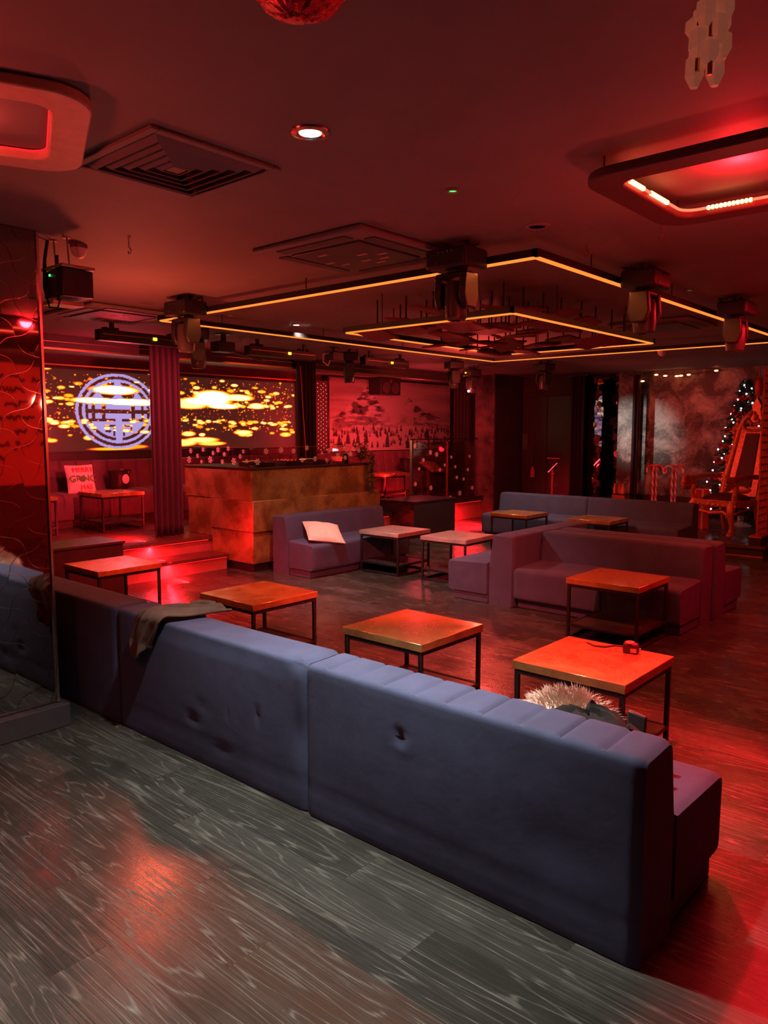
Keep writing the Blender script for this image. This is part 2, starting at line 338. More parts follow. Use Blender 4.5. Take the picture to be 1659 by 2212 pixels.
# mirrored pillar at the left, with its skirting
sbox('wall_left', 'wall', -4.75, -4.135, -.6, 1.925, 0, H)
sbox('baseboard_left', 'base', -4.82, -4.065, -.66, 1.965, 0, .13, bevel=.006)
def axe_panel(name, w, h, cell, tilt, seed):
    """mirror tiles with wavy S-shaped seams in the local x-z plane, front towards -y"""
    rnd = random.Random(seed); b = B(); c45 = math.cos(PI/4); n = int((w+h)/cell)+3; K = 7
    def arc(p, q, sgn):
        d = (q[0]-p[0], q[1]-p[1]); l = math.hypot(*d); nx, ny = -d[1]/l, d[0]/l; out = []
        for k in range(K):
            t = k/K; s = 4*t*(1-t)*.207*l*sgn; out.append((p[0]+d[0]*t+nx*s, p[1]+d[1]*t+ny*s))
        return out
    for i in range(-n, n):
        for j in range(-n, n):
            cx, cy = (i+.5)*cell, (j+.5)*cell; wx, wy = (cx-cy)*c45, (cx+cy)*c45
            if not (-cell < wx < w+cell and -cell < wy < h+cell): continue
            e = (i+j) % 2 == 0
            P = [(i*cell, j*cell), ((i+1)*cell, j*cell), ((i+1)*cell, (j+1)*cell), (i*cell, (j+1)*cell)]
            sg = [1, -1, 1, -1] if e else [-1, 1, -1, 1]
            poly = []
            for k in range(4): poly += arc(P[k], P[(k+1) % 4], sg[k])
            tx, tz = rnd.gauss(0, tilt), rnd.gauss(0, tilt); mx = sum(p[0] for p in poly)/len(poly); my = sum(p[1] for p in poly)/len(poly)
            poly = [(mx+(p[0]-mx)*.972, my+(p[1]-my)*.972) for p in poly]
            vs = []
            for p in poly:
                x, z = (p[0]-p[1])*c45, (p[0]+p[1])*c45; vs.append((x, tx*(x-wx)+tz*(z-wy), z))
            b.add(vs, [tuple(range(len(vs)))])
    o = b.build(name, 'mirror', smooth=False, fix=False)
    bm = bmesh.new(); bm.from_mesh(o.data)
    for co, no in (((0, 0, 0), (-1, 0, 0)), ((w, 0, 0), (1, 0, 0)), ((0, 0, 0), (0, 0, -1)), ((0, 0, h), (0, 0, 1))):
        bmesh.ops.bisect_plane(bm, geom=bm.verts[:]+bm.edges[:]+bm.faces[:], plane_co=co, plane_no=no, clear_outer=True)
    bm.to_mesh(o.data); bm.free(); return o
t = thing('mirror_panel', 'dark mirror tiles with wavy seams covering the pillar beside the grey skirting', 'mirror panel', (-4.122, -.6, .135))
axe_panel('mirror_tile', 2.52, 2.56, .135, .0035, 3).parent = t
bpy.context.view_layer.update()
for c in children(t): c.rotation_euler = (0, 0, PI/2)
B().box(-.012, -.003, 0, 2.525, 0, 2.56).build('backing', 'edge', t, smooth=False)
B().box(-.013, .012, 2.513, 2.526, 0, 2.56).build('edge_trim', 'edge', t)

# stage along the back with steps; its nosing line is x = -7.73 and -8.24
ST = .37
struct(B().prism([(X0, 2.0), (-7.73, 2.0), (-7.73, 9.1), (-8.21, 9.1), (-8.21, Y1), (X0, Y1)], 'z', ST-.045, ST).build('floor_stage', 'deck', smooth=False))
struct(B().prism([(X0, 2.02), (-7.77, 2.02), (-7.77, 9.06), (-8.25, 9.06), (-8.25, Y1), (X0, Y1)], 'z', 0, ST-.045).build('trim_1', 'riser', smooth=False))
struct(B().box(-8.215, -8.19, 9.12, 12.23, ST-.05, ST+.045).build('trim_2', 'blackwood', bevel=.004))
def step(y0, y1, n):
    t = thing('step', n, 'step', (-7.36, (y0+y1)/2, 0)); h = (y1-y0)/2
    B().box(-.375, 0, -h, h, .15, .187).build('tread', 'deck', t, bevel=.004)
    B().box(-.372, -.045, -h, h, 0, .149).build('riser', 'riser', t, smooth=False)
    B().box(-.03, -.012, -h+.02, h-.02, .143, .1495).build('led_strip', 'stripred', t, smooth=False)
    B().box(-.395, -.378, -h+.02, h-.02, .317, .3245).build('led_strip', 'stripred', t, smooth=False)
step(3.95, 5.58, 'low wooden step with red underlight, between brass booth and wide black plinth')
step(7.8, 8.97, 'low red-lit step at the far end of the brass booth')
tag(B().box(-8.24, -8.222, 10.12, 12.22, ST-.058, ST-.047).build('led_strip', 'stripred', smooth=False), 'red led strip under the stage edge by the glass railing', 'led strip')
# bulkhead over the stage, its gold lines, wall behind
sbox('wall_bulkhead', 'wall', -8.62, -8.42, 2.0, Y1-.1, 2.55, H)
struct(B().box(-8.42, -8.405, 2.0, Y1-.1, 2.545, 2.566).box(-8.418, -8.41, 2.0, Y1-.1, 2.63, 2.636).build('trim_3', 'goldtrim', smooth=False))
struct(B().box(-10.45, -10.4, 2.0, 9.5, 2.545, 2.565).build('trim_4', 'goldtrim', smooth=False))
struct(B().box(-10.6, -10.42, 2.0, 9.55, 1.20, 1.345).build('trim_5', 'blackwood', bevel=.01))
sbox('wall_stage_end', 'wall', X0, -4.8, 1.85, 2.0, 0, H)
# textured pillar, black doors, far right walls
tag(B().box(-8.4, -7.97, 12.24, 12.27, 0, H).build('wall_pillar', 'plaster'), kind='structure')
sbox('wall_pillar_core', 'wall', -8.4, -7.96, 12.27, 13.25, 0, H)
sbox('wall_behind', 'wall', -8.02, -6.78, 13.25, 13.5, 0, H)
d = struct(B().box(-7.93, -6.84, 13.2, 13.245, .02, 2.3).build('door_1', 'blackwood', bevel=.006))
struct(B().box(-7.40, -7.385, 13.19, 13.21, .02, 2.3).build('door_gap', 'grout', d, smooth=False))
sbox('wall_mirror', 'wall', -6.80, -6.0, 13.62, 13.8, 0, H)
sbox('wall_marble', 'marble', -5.78, X1, 13.6, 13.8, 0, H)
sbox('wall_column', 'marble', -6.03, -5.76, 13.35, 13.8, 0, H)
struct(B().box(-5.75, X1, 13.56, 13.6, .15, .49).build('baseboard_right', 'blackwood', bevel=.005))
# right stage
struct(B().box(-6.7, -2.735, 10.62, 13.6, .105, .15).build('floor_platform', 'deck', bevel=.004))
struct(B().box(-6.68, -2.77, 10.65, 13.6, 0, .105).build('trim_6', 'blackwood', smooth=False))
struct(B().box(-6.68, -2.765, 10.635, 10.648, .0, .012).build('reflection_strip', 'lattice', smooth=False))  # thin red-brown strip standing in for a red reflection along the stage foot
# emblems let into the marble wall
for k, ex in enumerate((-4.755, -5.72)):
    n = 150; b = B(); us = (np.arange(n)+.5)/n*2-1; U, V = np.meshgrid(us, us); on = emblem(U, V); er = on.copy(); 
    for q in (-2, 2): er &= np.roll(on, q, 0) & np.roll(on, q, 1)
    on &= ~er; R_ = .165; s_ = R_*2/n
    for j in range(n):
        i = 0
        while i < n:
            if on[j, i]:
                i0 = i
                while i < n and on[j, i]: i += 1
                if ex+(-R_+i0*s_) > -5.775 : b.box(-R_+i0*s_, -R_+i*s_, -.004, 0, -R_+j*s_, -R_+(j+1)*s_)
            else: i += 1
    tag(b.build('wall_emblem', 'emblem', loc=(ex, 13.597, 1.81), smooth=False), ['round pale metal emblem on the marble wall above the candy canes', 'round pale emblem on the marble wall, half hidden by the burgundy curtain'][k], 'emblem')
# distant mirror panel
t = thing('mirror_panel', 'tall mirror panel of scalloped tiles between burgundy curtain and stone column', 'mirror panel', (-6.76, 13.6, .3))
axe_panel('mirror_tile', .73, 2.4, .15, .02, 9).parent = t
B().box(0, .73, .008, .016, 0, 2.4).build('backing', 'grout', t, smooth=False)
# right wall board that the mirrors show
t = thing('writing_board', 'large red board with rows of dark handwriting', 'board', (2.999, 5.0, .9))
B().box(-.03, 0, -1.7, 1.9, 0, 1.7).build('panel', 'paper', t, bevel=.01)
b = B(); rr = random.Random(4)
for row in range(6):
    y = 1.6
    while y > -1.5:
        ln = rr.uniform(.15, .45); pts = []
        for k in range(int(ln/.025)): pts.append((-.036, y-k*.025, 1.5-row*.2+rr.uniform(-.045, .045)))
        if len(pts) > 2: b.tube(pts, .017, 5)
        y -= ln+rr.uniform(.05, .12)
b.build('handwriting', 'dark', t)

# ------------------------------------------------------------------ video wall and mural
def bokeh_paint(ny, nz, y0, y1, z0, z1, ec, er):
    Yg, Zg = np.meshgrid(np.linspace(y0, y1, ny), np.linspace(z0, z1, nz)); rs = np.random.RandomState(5)
    heat = np.zeros_like(Yg); core = np.zeros_like(Yg)
    def blob(y, z, ry, rz, a):
        j0, j1 = np.searchsorted(Yg[0], [y-ry*2.2, y+ry*2.2]); k0, k1 = np.searchsorted(Zg[:, 0], [z-rz*2.2, z+rz*2.2])
        if j1 <= j0 or k1 <= k0: return
        sl = (slice(k0, k1), slice(j0, j1)); d = ((Yg[sl]-y)/ry)**2+((Zg[sl]-z)/rz)**2
        heat[sl] = np.maximum(heat[sl], a*np.clip(1.6-d, 0, 1.0)**.8)
    for (zc, sp, n, rmin, rmax) in ((2.34, .07, 52, .014, .05), (2.20, .06, 46, .01, .045), (2.08, .022, 90, .015, .055), (1.79, .022, 110, .012, .045), (1.70, .03, 46, .015, .05), (1.61, .03, 20, .02, .06)):
        for i in range(n):
            y = rs.uniform(y0, y1); r = rs.uniform(rmin, rmax)
            blob(y, zc+rs.normal(0, sp)+.02*math.sin(y*2), r*rs.uniform(1.1, 1.8), r*.5, rs.uniform(.55, 1.15))
    for i in range(900):
        r = rs.uniform(.004, .010); blob(rs.uniform(y0, y1), rs.uniform(1.62, 2.46), r*1.2, r, rs.uniform(.3, .75))
    for (y, z, ry, rz, a) in ((7.65, 2.19, .34, .10, 1.5), (7.50, 2.12, .45, .06, 1.4), (7.85, 2.05, .3, .04, 1.4), (8.15, 2.2, .3, .05, 1.2), (8.55, 2.07, .16, .045, 1.2), (7.2, 2.06, .3, .06, 1.1), (5.9, 2.24, .35, .06, 1.4), (6.15, 2.07, .6, .045, 1.4), (5.6, 2.08, .35, .04, 1.3), (8.25, 1.62, .18, .035, 1.1), (7.05, 1.46, .24, .05, 1.0), (7.4, 1.50, .3, .04, 1.05), (7.6, 1.44, .25, .03, .9), (5.85, 1.385, .35, .02, .7), (6.2, 1.41, .2, .025, .6), (9.2, 1.58, .12, .035, .9), (7.15, 1.6, .12, .035, 1.0)):
        blob(y, z, ry, rz, a)
    h = np.clip(heat, 0, 1.5); bgv = .035+.03*fbm(Yg*2, Zg*3)
    R = np.clip(h*2.6, 0, 1.6)+bgv*1.1; G = np.clip((h-.28)*1.5, 0, 1.35)**1.2+bgv*.22; Bc = np.clip((h-.75)*1.7, 0, 1.0)**1.6+bgv*.15
    u = (Yg-ec[0])/er[0]; v = (Zg-ec[1])/er[1]; jag = .03*(fbm(Yg*40, Zg*40, 2)-.5)
    e = emblem(u*(1+jag), v*(1+jag)) & (heat < 1.02)
    R = np.where(e, .42, R); G = np.where(e, .33, G); Bc = np.where(e, .72, Bc)
    seam = (np.abs((Yg-y0) % .98) < .006); R = np.where(seam, R*.6+.08, R)
    return np.stack([R, G, Bc], -1).reshape(-1, 3)
ys0, ys1, zs0, zs1 = 3.6, 9.42, 1.36, 2.50; ny, nz = 560, 118
t = thing('video_screen', 'long led video wall showing golden glowing dots and a lilac round emblem', 'screen', (-10.41, 6.5, 1.36))
o = B().grid(lambda a, b_: (0, ys0+(ys1-ys0)*a-6.5, (zs1-zs0)*b_), ny-1, nz-1).build('display', 'screen', t, smooth=False, fix=False)
paint(o, bokeh_paint(ny, nz, ys0, ys1, zs0, zs1, (5.95, 1.93), (.66, .545)))
B().box(-.12, -.008, ys0-6.54, ys1-6.46, -.03, zs1-zs0+.03).build('housing', 'plastic', t, bevel=.005)
def mural_paint(ny, nz):
    U, V = np.meshgrid(np.linspace(0, 1, ny), np.linspace(0, 1, nz)); rs = np.random.RandomState(2)
    c = .10+.75*fbm(U*2.4+.4*V, V*8, 5, 3)-.14*V+.14*U
    ridge1 = .26+.70*np.exp(-np.abs(U-.27)/.22)*(.92+.12*fbm(U*18, U*0, 4, 8))-.02
    ridge2 = .16+.62*np.exp(-np.abs(U-.615)/np.where(U > .615, .42, .16))*(.94+.12*fbm(U*22, U*0, 4, 11))
    rock = fbm(U*16, V*26, 5, 21); rock2 = fbm(U*40+V*9, V*36-U*10, 4, 23)
    mt = .66-.52*np.clip((rock-.40)*7, 0, 1)*np.clip(V*1.8, .3, 1)-.12*(rock2 > .54)
    cloud = np.clip((fbm(U*6, V*7, 5, 31)-.47)*5, 0, 1)*np.exp(-((V-.52)/.2)**2)*((U > .38) & (U < .66))
    c = np.where(V < ridge2, mt*.9, c); c = np.where(V < ridge1, mt, c); c = c*(1-cloud)+.55*cloud
    slope = V < (.30-.06*np.sin(U*7)); c = np.where(slope, .62+.1*fbm(U*8, V*14, 3, 5), c)
    for i in range(110):
        u = rs.uniform(.0, 1); base = (.10 if i < 45 else .24)+rs.uniform(-.06, .05); hh = rs.uniform(.10, .20)*(1.3 if i < 9 else .5); wd = hh*.10
        k = np.clip((V-base)/hh, 0, 1); c = np.where((V > base) & (V < base+hh) & (np.abs(U-u) < wd*(1-k)*(.6+.5*np.abs(np.sin(k*18+i)))+.0012), .07, c)
    vill = (U > .70) & (V < .20) & (V > .03) & (fbm(U*55, V*40, 3, 41) > .5); c = np.where(vill, .12, c)
    lights = (U > .80) & (V < .18) & (fbm(U*60, V*60, 2, 43) > .58)
    for x in (.60, .615, .64, .69): c = np.where((np.abs(U-x) < .008) & (V < .14+.02*math.sin(x*90)) & (V > .02), .06, c)
    R = c; G = c*.86; Bl = c*.84; R = np.where(lights, .9, R); G = np.where(lights, .45, G); Bl = np.where(lights, .2, Bl)
    return np.stack([R, G, Bl], -1).reshape(-1, 3)*.66
my0, my1, mz0, mz1 = 10.3, 14.15, 1.25, 2.66; ny, nz = 360, 130
t = thing('mural', 'snowy mountain and pine forest banner behind the far couch', 'mural', (-10.40, 12.2, mz0))
o = B().grid(lambda a, b_: (0, my0+(my1-my0)*a-12.2, (mz1-mz0)*b_), ny-1, nz-1).build('printed_sheet', 'print', t, smooth=False, fix=False); paint(o, mural_paint(ny, nz))
B().box(-.12, -.006, my0-12.22, my1-12.18, -.02, mz1-mz0+.02).build('frame', 'blackwood', t, smooth=False)
t = thing('light_curtain', 'narrow dark red panel dotted with tiny fairy lights beside the mural', 'light curtain', (-10.42, 10.0, 1.25))
B().box(-.03, 0, -.36, .28, 0, 1.33).build('panel', 'wallred', t, smooth=False)
b = B()
for i in range(9):
    for j in range(17): b.ball((.006, -.33+.07*i+random.uniform(-.012, .012), .04+.075*j+(.035 if i % 2 else 0)), .006, 6, 4)
tag(b.build('fairy_lights', 'dot', t), kind='stuff')

# ------------------------------------------------------------------ curtains
def curtain(name, label, cat, c, wid, z0, z1, axis, folds, amp, m='curtain', pinch=0):
    t = thing(name, label, cat, (c[0], c[1], z0))
    def fn(a, v):
        wv = wid*(1-pinch*math.sin(v*PI*.9)); s = (a-.5)*wv; d = amp*math.sin(a*folds*2*PI)*(1+.25*math.sin(v*3))+amp*.35*math.sin(a*folds*4*PI+1+v)
        return (d, s, v*(z1-z0)) if axis == 'y' else (s, d, v*(z1-z0))
    o = B().grid(fn, folds*14, 16).build('drape', m, t, fix=False); md = o.modifiers.new('s', 'SOLIDIFY'); md.thickness = .012
    b = B(); e = wid/2+.06
    if axis == 'y': b.box(-.03, .03, -e, e, z1-z0-.01, z1-z0+.03)
    else: b.box(-e, e, -.03, .03, z1-z0-.01, z1-z0+.03)
    b.build('rail', 'blackm', t)
curtain('curtain', 'burgundy velvet stage curtain gathered beside the brass booth', 'curtain', (-8.07, 5.22, 0), .40, ST+.005, 2.66, 'y', 5, .045)
curtain('curtain', 'dark stage curtain hanging behind the far end of the booth', 'curtain', (-8.34, 7.78, 0), .36, ST+.005, 2.66, 'y', 5, .04)
curtain('curtain', 'burgundy curtain beside the mural behind the glass railing', 'curtain', (-8.9, 12.5, 0), .40, ST+.005, 2.66, 'x', 5, .04)
curtain('curtain', 'tall burgundy curtain between black doors and far mirror panel', 'curtain', (-6.63, 12.95, 0), .26, .155, 2.64, 'x', 4, .035)
curtain('curtain', 'narrow burgundy curtain strip at the left edge of the marble wall', 'curtain', (-5.66, 13.28, 0), .12, .155, 2.64, 'x', 2, .03)
# ------------------------------------------------------------------ sofas
def sweep(prof, L_, nx, off=None, cap=.014):
    """prof: closed list of (y, z, ny, nz, w); off(x, i, w) pushes points along the normal"""
    b = B(); n = len(prof); vs = []
    ys = [p[0] for p in prof]; zs = [p[1] for p in prof]; ya, yb, za, zb = min(ys), max(ys), min(zs), max(zs); cy = (ya+yb)/2
    for k in range(nx+1):
        x = L_*k/nx; e = min(x, L_-x); q = cap*(1-e/.04)**2 if e < .04 else 0
        for i, (y, z, py, pz, wt) in enumerate(prof):
            d = off(x, i, y, z, wt) if off else 0
            vs.append((x, y+py*d-q*(y-cy)/(yb-cy), z+pz*d-q*(z-za)/(zb-za)))
    fs = [(k*n+i, k*n+(i+1) % n, (k+1)*n+(i+1) % n, (k+1)*n+i) for k in range(nx) for i in range(n)]
    fs += [tuple(range(n)), tuple(nx*n+i for i in range(n-1, -1, -1))]
    return b.add(vs, fs)
def rounded(poly, rad, step=.03, arc=5, wfn=None):
    """dense closed outline with rounded corners; poly clockwise or not, rad per corner"""
    n = len(poly); pts = []
    for i in range(n):
        p = Vector(poly[i]); a = (Vector(poly[i-1])-p); c = (Vector(poly[(i+1) % n])-p); r = rad[i] if isinstance(rad, (list, tuple)) else rad
        la, lc = a.length, c.length; a.normalize(); c.normalize()
        if r <= 0: pts.append(p); continue
        ang = a.angle(c); tl = min(r/math.tan(ang/2), la*.45, lc*.45); p0 = p+a*tl; p1 = p+c*tl
        for k in range(arc+1):
            t = k/arc; pts.append(p0*(1-t)**2+p*2*t*(1-t)+p1*t*t)
    out = []
    for i in range(len(pts)):
        p, q = pts[i], pts[(i+1) % len(pts)]; d = (q-p).length; m = max(1, int(d/step))
        for k in range(m): out.append(p.lerp(q, k/m))
    res = []; area = sum(out[i].x*out[(i+1) % len(out)].y-out[(i+1) % len(out)].x*out[i].y for i in range(len(out))); sg = 1 if area > 0 else -1
    for i in range(len(out)):
        t = out[(i+1) % len(out)]-out[i-1]; nn = Vector((t.y, -t.x)); nn.normalize(); nn *= sg
        res.append((out[i].x, out[i].y, nn.x, nn.y, wfn(out[i].x, out[i].y) if wfn else 0))
    return res
def sofa(label, loc, rz, L_, group, tuft=0, dents=(), seam=False, fine=False, bow=0, dp=.76):
    t = thing('sofa_module', label, 'sofa', loc, rz, group)
    wf = lambda y, z: 1.0 if (z > .655 and y > .012) or (y > .2 and z > .42) else 0
    pr = rounded([(0, 0), (.275, 0), (.272, .40), (.228, .678), (0, .67)], [.01, 0, .0, .04, .028], .03 if fine else .09, 5, wf)
    sp = .152
    def off(x, i, y, z, wt):
        d = 0
        if tuft and wt:
            ph = ((x+.03) % sp)/sp; g = min(ph, 1-ph); d -= .011*math.exp(-(g/.055)**2)
        if fine and y < .02:
            for (dx, dz, rx, rz_, dd) in dents: d -= dd*math.exp(-((x-dx)/rx)**2-((z-dz)/rz_)**2)
            if seam and abs(z-.135) < .012: d -= .0015
            d += .008*math.sin(PI*x/L_)*math.sin(PI*min(1, z/.67))
        if z > .6: d -= bow*math.sin(PI*x/L_)
        return d
    sweep(pr, L_, int(L_/(.012 if (tuft or fine) else .015)), off).build('backrest', 'velvet', t)
    sr = rounded([(.277, .088), (dp-.01, .088), (dp, .382), (.277, .402)], [.004, .03, .045, .0], .05, 5, lambda y, z: 1 if z > .2 and y > .3 else 0)
    def off2(x, i, y, z, wt):
        d = 0
        if wt: d += .006*math.sin(PI*x/L_*2)*math.sin((y-.27)*6)
        return d
    sweep(sr, L_, int(L_/.015), off2).build('seat', 'velvet', t)
    B().box(.012, L_-.012, .278, dp-.075, 0, .087).build('base', 'velvet', t, bevel=.008)
    return t
GA = 'blue velvet sofa row nearest the wood floor'
sofa('blue velvet sofa with channelled top, at the near end of the front row', (-2.325, 2.146, 0), 0, 1.475, GA, 1,
     [(.53, .485, .028, .013, .013), (.54, .455, .05, .02, -.004), (1.2, .3, .2, .1, .004)], True, True)
sofa('blue velvet sofa under the brown jacket, back seam meeting the channelled one', (-3.865, 2.150, 0), 0, 1.53, GA, 0,
     [(1.22, .36, .013, .022, .007), (1.0, .32, .008, .02, .004), (.72, .22, .06, .015, .006), (.80, .30, .05, .015, .005), (.95, .12, .07, .03, .003), (1.5, .35, .05, .1, .008), (1.49, .655, .05, .02, .012)], True, True, .006)
sofa('dark blue velvet sofa running behind the mirrored pillar', (-5.40, 2.146, 0), 0, 1.525, GA, 0, [], False, True)
GB = 'blue velvet sofas around the dance floor'
sofa('small navy velvet sofa with pale cushion against the brass booth', (-6.735, 7.48, 0), -PI/2, 1.70, GB, dp=.70)
sofa('greyish velvet sofa end-on, seat towards the booth, closing the middle block', (-3.715, 7.56, 0), PI/2, 1.50, GB)
sofa('dark plum-lit sofa facing the front row, in the middle block', (-2.165, 6.805, 0), PI, 1.54, GB)
sofa('sofa backed against the plum-lit one, facing the far sofas', (-3.70, 6.815, 0), 0, 1.56, GB)
sofa('far navy velvet sofa by the lit stage edge, left of its pair', (-5.105, 10.58, 0), PI, 1.50, GB)
sofa('far navy velvet sofa below the candy canes, right of its pair', (-3.58, 10.58, 0), PI, 1.515, GB)
# the end-on module faces -x: rear plane at x = -3.715, running from y = 6.06
for o in COL.objects:
    if o.get('label', '').startswith('greyish velvet sofa'): o.location = (-3.715, 6.06, 0)
# small navy sofa: faces +x, rear plane at x = -6.735
for o in COL.objects:
    if o.get('label', '').startswith('small navy velvet sofa'): o.location = (-6.80, 7.48, 0)
# ------------------------------------------------------------------ tables
def table_proto(top):
    t = thing('coffee_table', 'x', 'table', group='square low tables with black frames')
    h = .30; w_ = .023
    B().box(-h, h, -h, h, .445, .49).build('tabletop', top, t, bevel=.0025, seg=1)
    for sx in (-1, 1):
        for sy in (-1, 1):
            cx, cy = sx*(h-.02), sy*(h-.02); B().box(cx-w_/2, cx+w_/2, cy-w_/2, cy+w_/2, 0, .444).build('leg', 'blackm', t, bevel=.002, seg=1)
    def frame(z0, z1, name):
        b = B(); a = h-.02; i = a-w_/2
        for s in (-1, 1):
            b.box(-i, i, s*a-w_/2, s*a+w_/2, z0, z1); b.box(s*a-w_/2, s*a+w_/2, -i, i, z0, z1)
        b.build(name, 'blackm', t, bevel=.002, seg=1)
    frame(.42, .444, 'top_rail'); frame(.105, .128, 'shelf_rail'); frame(.002, .022, 'foot_rail')
    B().box(-.268, .268, -.268, .268, .112, .124).build('shelf', 'blackwood', t, smooth=False)
    return t
tb = table_proto('brass'); tp = table_proto('pale')
TABLES = [
 ('brass-topped square table holding the tape measure', -1.705, 3.58, 0, 'b'),
 ('brass-topped square table behind the seam of the front sofas', -2.82, 3.485, 0, 'b'),
 ('brass-topped table reflecting the yellow screen, behind the jacket', -4.255, 3.485, 0, 'b'),
 ('brass-topped table in front of the wide black plinth', -6.165, 3.415, 0, 'b'),
 ('brass-topped table standing against the plum-lit sofa', -2.545, 5.735, 0, 'b'),
 ('pale-topped table in front of the pale cushion sofa', -5.80, 6.82, 0, 'p'),
 ('pale-topped table beside the end-on sofa seat', -4.95, 6.90, .04, 'p'),
 ('brass-topped table in front of the far sofa nearest the lit stage edge', -5.68, 9.41, 0, 'b'),
 ('brass-topped table in front of the far sofa below the candy canes', -4.52, 9.50, 0, 'b'),
 ('brass-topped table on the stage before the slogan cushion', -9.235, 5.135, 0, 's'),
 ('brass-topped table on the stage, half hidden by the mirrored pillar', -9.29, 4.0, 0, 's'),
 ('brass-topped table on the stage behind the garland end of the booth', -9.40, 10.72, 0, 's')]
ub = up = False
for (lab, x, y, rz, k) in TABLES:
    z = ST if k == 's' else 0
    if k == 'p':
        if not up: o = tp; up = True
        else: o = dup(tp, (x, y, z))
    else:
        if not ub: o = tb; ub = True
        else: o = dup(tb, (x, y, z))
    o.location = (x, y, z); o.rotation_euler = (0, 0, rz); o['label'] = lab
# ------------------------------------------------------------------ stage banquettes
def banquette(label, y0, y1):
    L_ = y1-y0; t = thing('banquette', label, 'couch', (-10.42, y0, ST), 0, 'channelled plum banquettes on the stage'); sp = .235
    def loc(b):  # local x along world y, local y along world -x .. handled by swapping
        b.v = [(v[1], v[0], v[2]) for v in b.v]; return b
    wf = lambda y, z: 1 if (y > .10 and z > .42) else 0
    def off(x, i, y, z, wt):
        if not wt: return 0
        ph = (x % sp)/sp; g = min(ph, 1-ph); return -.03*math.exp(-(g/.07)**2)
    loc(sweep(rounded([(0, .10), (.22, .10), (.22, .42), (.14, .86), (0, .86)], [0, 0, 0, .05, .02], .06, 5, wf), L_, int(L_/.018), off)).build('backrest', 'burg', t)
    wf2 = lambda y, z: 1 if (y > .3 and z > .14) else 0
    loc(sweep(rounded([(.222, .10), (.70, .10), (.72, .44), (.222, .455)], [0, .02, .10, 0], .06, 6, wf2), L_, int(L_/.018), off)).build('seat', 'burg', t)
    B().box(.02, .66, .01, L_-.01, 0, .098).build('base', 'deck', t, smooth=False)
    return t
banquette('plum channelled couch below the video wall', 2.6, 9.5)
banquette('plum channelled couch below the mountain banner', 9.62, 13.9)
# ------------------------------------------------------------------ plinths
def plinth(label, x0, x1, y0, y1, h):
    t = thing('plinth', label, 'plinth', ((x0+x1)/2, (y0+y1)/2, 0), 0, 'black podium blocks before the stage'); a, c = (x1-x0)/2, (y1-y0)/2
    B().box(-a+.01, a-.015, -c+.015, c-.015, 0, h-.026).build('body', 'blackwood', t, bevel=.003)
    B().box(-a, a, -c, c, h-.025, h).build('lid', 'blackwood', t, bevel=.003)
plinth('wide black plinth by the steps, behind the brass table near the pillar', -7.34, -6.84, 2.35, 3.93, .57)
plinth('black plinth below the glass railing', -8.02, -7.28, 9.0, 10.1, .57)
# ------------------------------------------------------------------ dj booth
t = thing('dj_booth', 'stepped brass-clad booth with glass screen and snowflake stickers', 'booth', (-7.6, 6.65, 0)); ox, oy = -7.6, 6.65
def bb(x0, x1, y0, y1, z0, z1, name, m, bevel=.003, par=None):
    return B().box(x0-ox, x1-ox, y0-oy, y1-oy, z0, z1).build(name, m, par or t, bevel=bevel, seg=1)
bb(-7.72, -6.965, 5.64, 7.74, 0, .10, 'kickboard', 'blackm')
bb(-7.72, -6.935, 5.605, 7.78, .10, .472, 'cladding_lower', 'boothbrass')
bb(-7.72, -6.905, 5.59, 7.80, .475, .838, 'cladding_middle', 'boothbrass')
bb(-8.20, -7.722, 5.60, 7.78, ST+.002, .838, 'cladding_rear', 'boothbrass')
bb(-8.24, -6.93, 5.59, 7.665, .84, 1.195, 'cladding_upper', 'boothbrass')
ct = bb(-8.25, -6.915, 5.58, 7.68, 1.197, 1.222, 'counter', 'blackwood')
bb(-8.25, -6.914, 5.576, 5.581, 1.205, 1.224, 'counter_edge', 'edge', 0)
gl = bb(-6.955, -6.945, 5.62, 7.62, 1.223, 1.452, 'glass_screen', 'glass', 0); gs = bb(-8.2, -6.96, 5.605, 5.615, 1.223, 1.452, 'glass_screen', 'glass', 0)
bb(-6.957, -6.943, 5.62, 7.62, 1.4525, 1.456, 'glass_edge', 'lattice', 0, gl); bb(-8.2, -6.96, 5.603, 5.617, 1.4525, 1.456, 'glass_edge', 'lattice', 0, gs)
for z in (1.232, 1.436): bb(-6.995, -6.935, 5.597, 5.66, z-.012, z+.012, 'corner_clamp', 'chrome', .002)
def flake_mesh(b, c, r, ax, rot):
    for k in range(6):
        a = rot+k*PI/3; d = (math.cos(a), math.sin(a))
        def P3(u, v): return (c[0], c[1]+u, c[2]+v) if ax == 'x' else (c[0]+u, c[1], c[2]+v)
        n = (1, 0, 0) if ax == 'x' else (0, 1, 0)
        b.bar(P3(d[0]*r*.18, d[1]*r*.18), P3(d[0]*r, d[1]*r), r*.2, .0012, n)
        for s in (-1, 1):
            a2 = a+s*.62; b.bar(P3(d[0]*r*.5, d[1]*r*.5), P3(d[0]*r*.5+math.cos(a2)*r*.42, d[1]*r*.5+math.sin(a2)*r*.42), r*.15, .0012, n)
    return b
def flakes(par, ax, fixed, pts, o3):
    for k, (s, z, r) in enumerate(pts):
        c = (fixed-o3[0], s-o3[1], z-o3[2]) if ax == 'x' else (s-o3[0], fixed-o3[1], z-o3[2])
        flake_mesh(B(), c, r, ax, k*.37).build('snowflake_sticker', 'flake', par, smooth=False)
